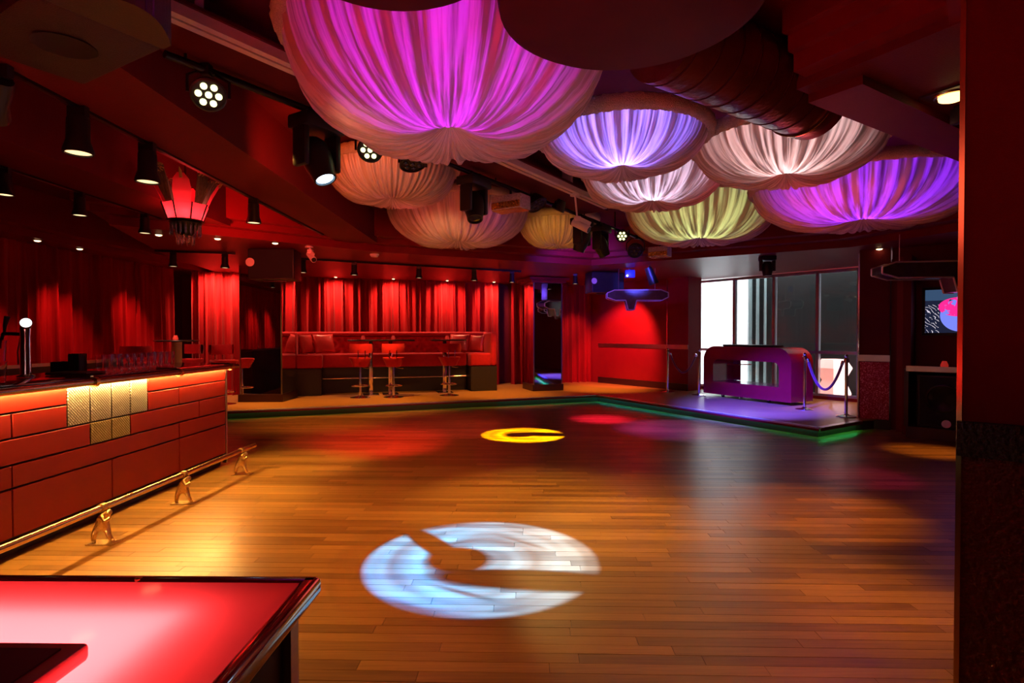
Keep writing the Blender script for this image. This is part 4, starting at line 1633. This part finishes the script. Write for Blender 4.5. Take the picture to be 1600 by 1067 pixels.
gobo(tuple(mhA), gob, (-.20, 3.74), .78, (.012, .15, 1.0), (.10, .27, 1.0), 15000,
     [(-.56, 4.02, .55, .12, -55, .3, 1.0), (.16, 3.44, .78, .17, -6, .25, 1.0), (-.36, 3.76, .24, .26, 20, .25, 1.0), (-.78, 4.46, .17, .22, -50, .3, 1.0),
      (-.30, 3.28, .34, .035, -28, .8, .8), (.10, 4.05, .28, .03, -38, .8, .6)])
gobo(tuple(mhC), yel, (.16, 8.41), .63, (1.0, .70, .0), (1.0, .74, .01), 4600,
     [(.45, 8.45, .62, .17, -8, .25, 1.0), (.10, 8.38, .24, .20, 0, .3, 1.0)])

# ================================================================== RECESSED DOWNLIGHTS
LITD = mat('lit_downlight', (.9, .7, .5), emit=(1.0, .62, .3), es=5.0)


def downlight(p, label, group, r=.05, first=[None]):
    if first[0] is None:
        t = thing('downlight', label, 'downlight', p, 0, group)
        MB().lathe([(.032, 0), (.05, -.002), (.052, -.007), (.047, -.01), (.034, -.006)], 24).build('trim_ring', STEEL, t)
        MB().lathe([(.0, -.004), (.036, -.006), (.034, -.016), (.018, -.022), (0, -.024)], 20).build('lamp_face', LITD, t)
        first[0] = t
    else:
        t = copy_tree(first[0])
        t.location = p
        tag(t, label, 'downlight', group)
    t.scale = (r / .05,) * 3
    return t


# ================================================================== TRACK SPOTLIGHTS
def track(name, label, a, b):
    t = thing('light_track', label, 'light track', a)
    MB().box((Vector(a) + Vector(b)) / 2, ((Vector(b) - Vector(a)).length, .036, .034), math.atan2(b[1] - a[1], b[0] - a[0])).build('channel', BLACKM, t, smooth=False, world=True)
    for p in (a, b):
        MB().box(p, (.05, .045, .04), math.atan2(b[1] - a[1], b[0] - a[0])).build('end_cap', BLACK, t, smooth=False, world=True)
    return t


BULB = mat('lit_reflector_bulb', (.8, .7, .5), .2, emit=(1.0, .72, .36), es=1.6)


def track_head(p, label, group, tilt=(0, 0, -1), s=1.0, first={}):
    d = Vector(tilt).normalized()
    key = (round(d.x, 2), round(d.y, 2), round(s, 2))
    if key in first:
        o = copy_tree(first[key])
        o.location = p
        return tag(o, label, 'spotlight', group)
    r = thing('track_spotlight', label, 'spotlight', p, 0, group)
    first[key] = r
    M = rot_to(d)
    c = Vector((0, 0, -.06 * s))
    MB().box((0, 0, -.015 * s), (.09 * s, .035 * s, .05 * s)).build('adapter', BLACK, r, smooth=False)
    MB().lathe([(0, -.02), (.045, -.02), (.05, 0), (.052, .10), (.068, .15), (.068, .165), (.058, .165), (.05, .13), (0, .13)], 24, c, M * s).build('housing', BLACK, r)
    MB().lathe([(.0, .135), (.05, .135), (.06, .158), (.055, .158), (.0, .142)], 20, c, M * s).build('bulb', BULB, r)
    return r


TZ = 2.93
track('t', 'black light track above the bar along the big beam', (-2.73, -1, TZ), (-2.73, 8.2, TZ))
track('t', 'black light track behind the bar along the second beam', (-4.36, -1, TZ), (-4.36, 7.05, TZ))
for px, py, s in ((123, 170, 1.25), (238, 226, 1.25), (410, 312, 1.1)):
    p = G(px, py, TZ - .017)
    track_head(Vector((-2.73, p.y, TZ - .017)), {123: 'large black track spotlight pointing down next to the hanging loudspeaker', 238: 'black track spotlight just before the feather chandelier', 410: 'black track spotlight on the big beam past the feather chandelier'}[px], 'spotlights over the bar', s=s)
track_head(Vector((-2.73, 3.05, TZ - .017)), 'black track spotlight tilted sideways beside the hanging loudspeaker', 'spotlights over the bar', (-.6, .4, -.6), 1.3)
for px, py in ((25, 264), (145, 302), (232, 335)):
    p = G(px, py, TZ - .017)
    track_head(Vector((-4.36, p.y, TZ - .017)), 'black track spotlight on the second track behind the bar', 'spotlights behind the bar')
# short track at the back left, long one in front of the sofa curtain
s0, s1 = G(245, 392, 2.83 - .02), G(365, 396, 2.83 - .02)
track('t', 'short black light track in front of the lit short curtain', s0, s1)
for px in (270, 351):
    p = s0.lerp(s1, (px - 245) / 120)
    track_head(p + Vector((0, 0, -.017)), 'black spotlight on the short track before the short curtain', 'spotlights on the short track')
s0, s1 = G(462, 404, 2.812), G(812, 424, 2.812)
track('t', 'long black light track in front of the sofa curtain', s0, s1)
S0, S1 = V2(*s0.xy), V2(*s1.xy)
SOFA_SPOTS = []
for px in (474, 554, 655, 741, 800):
    q_ = hit(px, S0, S1)
    p = Vector((q_.x, q_.y, 2.795))
    SOFA_SPOTS.append(p)
    track_head(p, 'black spotlight on the long track shining on the sofa curtain', 'spotlights before the sofa curtain')
track_head(G(899, 428, 2.83), 'single black spotlight right of the centre mirror column', 'spotlights before the sofa curtain')

# lamps of those spotlights: onto curtains and sofa
for p in SOFA_SPOTS:
    spot(p + Vector((.02, -.02, -.2)), p + Vector((-.3, 2.2, -2.0)), (1, .50, .30), 110, 46, .9, .03)
for px in (525, 615, 699, 772):
    q_ = hit(px, cl0 + cn * .34, cl1 + cn * .34)
    downlight(Vector((q_.x, q_.y, 2.829)), 'small recessed downlight grazing the curtain behind the sofa', 'downlights at the sofa curtain', .045)
    spot((q_.x, q_.y, 2.80), (q_.x - .06, q_.y + .30, 2.0), (1, .42, .22), 165, 140, 1.0, .02)
for x in (-6.35, -5.9):  # from here on unseen lamps without fixtures: curtains, red wall, platform
    spot((x, 11.95 + (x + 6.35) * .45, 2.8), (x - .05, 12.3 + (x + 6.35) * .45, 2.0), (1, .42, .22), 160, 140, 1.0, .02)
for y in (4.6, 5.9, 7.2, 8.6, 10.2):
    spot((-6.3, y, 2.8), (-7.05, y + .2, 1.0), (1, .16, .10), 130, 64, .9, .03)
spot((1.9, 14.6, 2.7), (1.75, 15.7, 1.3), (1, .3, .2), 120, 50, .9, .03)
spot((2.35, 13.6, 2.75), (3.0, 15.0, .9), (1, .12, .10), 620, 72, .7, .03)
spot((2.0, 13.2, 2.75), (2.2, 14.0, .1), ORANGE, 600, 60, 1.0, .03)
spot((-4.6, 10.6, 2.78), (-4.5, 11.0, .1), ORANGE, 520, 60, 1.0, .03)
spot((-2.6, 11.0, 2.78), (-2.5, 11.6, .1), ORANGE, 560, 70, 1.0, .03)
spot((-.4, 12.2, 2.78), (-.2, 12.8, .1), ORANGE, 560, 70, 1.0, .03)
spot((6.0, 10.9, 2.7), (6.0, 10.6, .1), (1, .5, .3), 200, 70, 1.0, .03)

# ---- downlights of the soffits
for px, py in ((430, 379), (508, 381), (585, 391), (655, 394), (725, 399), (784, 404), (845, 407), (900, 410)):
    downlight(on_soffit(px, py), 'small lit recessed downlight in the soffit before the sofa curtain', 'downlights before the sofa curtain', .055)
for px, py in ((248, 366), (340, 372)):
    downlight(on_soffit(px, py), 'small lit recessed downlight under the soffit by the feather chandelier', 'downlights by the chandelier', .055)
for px, py in ((55, 375), (128, 388)):
    p = G(px, py, 2.829)
    downlight(Vector((-6.75, min(p.y, 11), 2.829)), 'small lit downlight along the long curtain behind the bar', 'downlights by the long curtain', .055)
for px, py in ((1374, 388), (1472, 396)):
    downlight(on_soffit(px, py), 'small lit recessed downlight above the niche', 'downlights above the niche', .06)
dl = thing('square_downlight', 'square framed downlight in the near soffit beside the pillar', 'downlight', G(1488, 146, 2.9), .5)
MB().box((0, 0, -.006), (.24, .24, .012)).build('frame', DARK, dl, smooth=False)
MB().lathe([(0, -.012), (.07, -.014), (.066, -.034), (.035, -.046), (.0, -.05)], 28).build('lamp_face', mat('lit_square_downlight', (.9, .7, .4), emit=(1, .62, .22), es=3.5), dl)
MB().lathe([(.075, -.012), (.095, -.012), (.09, -.02), (.075, -.018)], 28).build('reflector_ring', BRASS, dl)
spk2 = thing('bracket_spot', 'small black spotlight tucked beside the near pillar under the soffit', 'spotlight', G(1497, 165, 2.9))
MB().rbox((0, 0, -.06), (.05, .08, .10), .01).build('housing', BLACK, spk2)
MB().box((0, 0, -.01), (.03, .03, .02)).build('bracket', BLACKM, spk2, smooth=False)

# ================================================================== FEATHER CHANDELIER
chp = D(290, 330, 5.8)
ch = thing('feather_chandelier', 'red glass crown chandelier with feather plumes and crystal drops', 'chandelier', (chp.x, chp.y, chp.z))
MB().tube([(0, 0, .05), (0, 0, CZ - chp.z)], .011, 10).build('stem', BRASS, ch)
REDGL = mat('red_lamp_glass', (.7, .02, .04), .3, var=.2)
_n, _l = REDGL.node_tree.nodes, REDGL.node_tree.links
_t = _n.new('ShaderNodeBsdfTranslucent')
_t.inputs[0].default_value = (.95, .05, .08, 1)
_a = _n.new('ShaderNodeMixShader')
_a.inputs[0].default_value = .65
_l.new(_n['Principled BSDF'].outputs[0], _a.inputs[1])
_l.new(_t.outputs[0], _a.inputs[2])
_l.new(_a.outputs[0], _n['Material Output'].inputs['Surface'])
FEA = mat('dark_feather', (.16, .11, .07), .6, var=.6, scale=80, stretch=(1, 1, .1))
FEG = mat('gold_feather_tip', (.6, .33, .1), .5)
nn8 = 8
for k in range(nn8):
    a0, a1 = 2 * PI * k / nn8 + .04, 2 * PI * (k + 1) / nn8 - .04
    m = MB()
    m.add([(.155 * math.cos(a0), .155 * math.sin(a0), -.10), (.155 * math.cos(a1), .155 * math.sin(a1), -.10), (.215 * math.cos(a1), .215 * math.sin(a1), .06), (.215 * math.cos(a0), .215 * math.sin(a0), .06)], [(0, 1, 2, 3)])
    m.build('glass_panel', REDGL, ch, smooth=False)
    a = 2 * PI * k / nn8
    MB().tube([(.157 * math.cos(a), .157 * math.sin(a), -.105), (.22 * math.cos(a), .22 * math.sin(a), .065)], .007, 6).build('rib', BLACKM, ch)
MB().lathe([(.14, -.11), (.17, -.11), (.17, -.095), (.14, -.095)], 24).build('lower_ring', BLACKM, ch)
for k in range(8):                                       # tall red leaves and feather plumes alternate
    a = 2 * PI * (k + .5) / 8
    ca, sa = math.cos(a), math.sin(a)
    tx, ty = -sa, ca
    if k % 2 == 0:
        pts = []
        for (h, w_, o_) in ((.05, .07, .19), (.16, .085, .235), (.26, .07, .29), (.31, .03, .325)):
            pts.append([(o_ * ca + s_ * w_ * tx, o_ * sa + s_ * w_ * ty, h) for s_ in (-1, 1)])
        m = MB()
        vs = [q_ for p_ in pts for q_ in p_]
        m.add(vs, [(i * 2, i * 2 + 1, i * 2 + 3, i * 2 + 2) for i in range(3)])
        m.build('glass_leaf', REDGL, ch, smooth=False)
        MB().tube([(.30 * ca, .30 * sa, .27), (.34 * ca, .34 * sa, .325), (.40 * ca, .40 * sa, .345)], [.016, .013, .003], 8).build('gold_tip', FEG, ch)
    else:
        m, g_ = MB(), MB()
        rf = random.Random(k)
        for j in range(34):
            s_ = rf.uniform(-.06, .06)
            b0_ = Vector((.17 * ca + s_ * .6 * tx, .17 * sa + s_ * .6 * ty, .05))
            hh = .30 + rf.uniform(-.03, .06) - abs(s_) * .3
            b1_ = Vector((.24 * ca + s_ * 1.1 * tx, .24 * sa + s_ * 1.1 * ty, .05 + hh * .6))
            b2_ = Vector(((.30 + rf.uniform(-.02, .03)) * ca + s_ * 1.5 * tx, (.30 + rf.uniform(-.02, .03)) * sa + s_ * 1.5 * ty, .05 + hh))
            m.tube([b0_, b1_, b2_], [.005, .006, .004], 5)
            g_.tube([b2_, b2_ + Vector((ca * .035, sa * .035, .008))], [.007, .003], 5)
        pm = m.build('plume', FEA, ch)
        gm = g_.build('plume_tip', FEG, pm)
CRY = mat('crystal', (.75, .7, .9), .05, trans=.85)
for rr, z0, z1, n_ in ((.135, -.11, -.26, 18), (.075, -.24, -.35, 10)):
    for k in range(n_):
        a = 2 * PI * k / n_
        MB().lathe([(.002, z0), (.011, z0 - .02), (.011, z1 + .03), (.0, z1)], 6, (rr * math.cos(a), rr * math.sin(a), 0)).build('crystal_drop', CRY, ch, smooth=False)
MB().lathe([(.06, -.25), (.15, -.12), (.145, -.11), (.05, -.24)], 20).build('crystal_frame', BLACKM, ch)
for k in range(5):
    a = 2 * PI * k / 5 + .3
    point((chp.x + .10 * math.cos(a), chp.y + .10 * math.sin(a), chp.z - .02), (1, .30, .24), 1.6, .02, 'chandelier_bulb')

# ================================================================== SPEAKERS, CAMERAS, DETECTOR
# big loudspeaker hung above the camera side of the bar
q0, q1, q2 = G(132, 134, 2.56), G(255, 78, 2.56), G(55, 60, 2.56)
ex = (q1 - q0)
ey = (q2 - q0)
sx, sy = ex.length, ey.length
ang_ = math.atan2(ex.y, ex.x)
sp1 = thing('hanging_loudspeaker', 'big black loudspeaker hung from the ceiling above the bar', 'speaker', q0, ang_)
MB().rbox((sx / 2, -sy / 2, .30), (sx, sy, .60), .015).build('cabinet', mat('black_speaker_cabinet', (.010, .005, .004), .6, bump=.3, bscale=200), sp1)
m = MB()


def bow(u, v):
    t_ = v
    return (sx + .22 * math.sin(PI * (.08 + .84 * u)) , -sy + sy * u, .6 * t_)


m.grid(bow, 16, 2)
m.build('curved_grille', mat('speaker_grille', (.03, .03, .034)), sp1, sharp=180)
MB().prism([(sx, -sy), (sx + .06, -sy)] + [(bow(k / 12, 0)[0], bow(k / 12, 0)[1]) for k in range(13)] + [(sx, 0)], 0.002, .598).build('front_baffle', BLACK, sp1, smooth=False)
MB().lathe([(.03, 0), (.09, 0), (.10, -.006), (.02, -.004)], 24, (sx * .55, -sy * .5, 0)).build('handle_cup', BLACKM, sp1)
for x in (.15, sx - .15):
    MB().tube([(x, -sy / 2, .58), (x, -sy / 2, CZ - 2.56)], .012, 8).build('suspension', BLACKM, sp1)


def box_speaker(label, px0, px1, py0, py1, y, rz, depth=.4, badge=True, wall=None):
    c0 = D(px0, py1, y)
    c1 = D(px1, py0, y)
    w_, h = (c1 - c0).x / math.cos(rz), c1.z - c0.z
    s = thing('hanging_loudspeaker', label, 'speaker', c0, rz)
    MB().rbox((w_ / 2, depth / 2, h / 2), (w_, depth, h), .015).build('cabinet', BLACK, s)
    MB().rbox((w_ / 2, -.006, h / 2), (w_ * .94, .02, h * .92), .006).build('grille', mat('speaker_grille', (.03, .03, .034)), s)
    if badge:
        MB().lathe([(0, 0), (h * .14, 0), (h * .14, .006), (0, .008)], 22, (w_ * .06, -.012, h * .55), Matrix.Rotation(PI / 2, 3, 'X')).build('badge', WHITE, s)
    MB().tube([(w_ / 2, depth / 2, h), (w_ / 2, depth / 2, max(h + .02, 2.83 - c0.z))], .02, 8).build('bracket', BLACKM, s)
    MB().box((w_ * .5, depth * .5, -.012), (w_ * .5, .1, .02)).build('mount_plate', BLACKM, s, smooth=False)
    return s


box_speaker('black loudspeaker with round badge above the first mirror column', 387, 457, 388, 436, 8.72, .08)
box_speaker('black loudspeaker washed in blue light above the red wall', 925, 978, 424, 457, 12.05, .25)


def t_sign(label, pts_px, y, rz, nose):
    # hanging T-shaped tray with silver edges
    (xa, ya), (xb, yb) = pts_px
    a = D(xa, ya, y)
    b = D(xb, yb, y)
    L_ = (b - a).length
    s = thing('hanging_lantern', label, 'lantern', a, rz)
    out = [(0, .06), (.14 * L_, 0), (nose - .11, 0), (nose - .06, -.19), (nose + .06, -.19), (nose + .11, 0), (.9 * L_, 0), (L_, .06), (L_, .15), (.88 * L_, .21), (.12 * L_, .21), (0, .15)]
    m = MB()
    n_ = len(out)
    m.add([(x, -.15, z) for x, z in out] + [(x, .15, z) for x, z in out],
          [tuple(range(n_)), tuple(range(2 * n_ - 1, n_ - 1, -1))] + [(i, (i + 1) % n_, n_ + (i + 1) % n_, n_ + i) for i in range(n_)])
    m.build('body', mat('smoked_panel', (.05, .035, .03), .25, var=.5, scale=12), s, smooth=False)
    for yy in (-.152, .152):
        e_ = MB()
        for i in range(n_):
            p_, q_ = out[i], out[(i + 1) % n_]
            e_.tube([(p_[0], yy, p_[1]), (q_[0], yy, q_[1])], .012, 6)
        e_.build('silver_edge', RAILM, s)
    for x in (.2 * L_, .8 * L_):
        MB().tube([(x, 0, .2), (x, 0, 2.84 - a.z)], .006, 6).build('hanger', STEEL, s)
    return s


t_sign('silver-edged T-shaped hanging lantern in front of the niche', ((1370, 436), (1530, 428)), 7.75, -.15, .97)
t_sign('silver-edged T-shaped hanging lantern lit violet by the red wall', ((948, 470), (1040, 462)), 11.7, -.1, .48)
o_ = D(1018, 431, 11.1)
par = thing('par_light', 'slim black light lit blue above the red wall lantern', 'stage light', o_)
MB().tube([(-.07, 0, .16), (.05, 0, -.16)], [.07, .095], 18).build('housing', BLACK, par)
MB().tube([(-.07, 0, .14), (-.02, 0, 2.834 - o_.z)], .012, 8).build('bracket', BLACKM, par)
o_ = D(984, 428, 11.6)
bx_ = thing('control_box', 'small box with a bright blue pilot light above the red wall', 'control box', o_)
MB().rbox((0, 0, 0), (.20, .10, .16), .01).build('case', mat('blue_case', (.03, .05, .35), .4), bx_)
MB().lathe([(0, 0), (.02, 0), (.02, .01), (0, .014)], 14, (-.06, -.05, -.04), Matrix.Rotation(PI / 2, 3, 'X')).build('pilot_lamp', mat('pilot', (.8, .8, 1), emit=(.7, .7, 1), es=6), bx_)
MB().tube([(0, 0, .08), (0, 0, 2.84 - o_.z)], .012, 8).build('bracket', BLACKM, bx_)
# moving head on the soffit before the windows
p_ = G(1199, 400, 2.831)
mh = thing('moving_head_light', 'black moving head light hung from the soffit before the windows', 'stage light', p_)
MB().rbox((0, 0, -.04), (.24, .2, .08), .015).build('base', BLACK, mh)
for x in (-.11, .11):
    MB().rbox((x, 0, -.16), (.03, .1, .2), .01).build('yoke_arm', BLACK, mh)
MB().lathe([(0, .10), (.06, .10), (.085, .04), (.085, -.06), (.07, -.14), (0, -.14)], 22, (0, 0, -.20)).build('head', BLACK, mh)


def cctv(label, base, px, py, y, rz):
    c = D(px, py, y)
    s = thing('security_camera', label, 'camera', base)
    MB().tube([(0, 0, 0), (c.x - base.x, c.y - base.y, c.z - base.z + .07)], .012, 10).build('drop_pole', WHITE, s)
    l = c - Vector(base)
    MB().lathe([(.0, 0), (.06, 0), (.06, -.02), (0, -.025)], 18, (0, 0, 0)).build('ceiling_plate', WHITE, s)
    MB().rbox(l + Vector((0, 0, .06)), (.08, .08, .06), .01).build('joint_box', WHITE, s)
    d = Vector((math.cos(rz), math.sin(rz), -.55)).normalized()
    bd_ = MB().tube([l - d * .06, l + d * .17], .045, 16).build('camera_body', WHITE, s)
    MB().tube([l + d * .165, l + d * .175], .036, 16).build('camera_lens', BLACK, bd_)
    MB().box(l + d * .07 + Vector((0, 0, .048)), (.22, .10, .01), M=rot_to(d) @ Matrix.Rotation(PI / 2, 3, 'Y')).build('sun_shield', WHITE, bd_, smooth=False)
    return s


b_ = hit(898, V2(*ra.xy), V2(*rb.xy))
cctv('white security camera hanging on a pole among the show lights', Vector((b_.x, b_.y, 3.183)), 902, 350, b_.y, -.5)
b2 = on_soffit(483, 385)
cctv('white security camera on the soffit beside the loudspeaker', b2, 485, 399, b2.y, -.9)
sd = MB().lathe([(0, 0), (.075, 0), (.075, -.02), (.055, -.05), (0, -.055)], 24).build('smoke_detector', WHITE)
sd.location = on_soffit(585, 397)
tag(sd, 'white smoke detector on the soffit above the sofa', 'smoke detector')
# thin cable conduit on the ceiling between the beams
cd_ = MB().tube([G(380, 190, 3.40), G(382, 214, 3.40), G(465, 226, 3.40)], .010, 8).build('cable_conduit', BLACKM)
tag(cd_, 'thin black cable conduit on the ceiling beside the big beam', 'conduit')
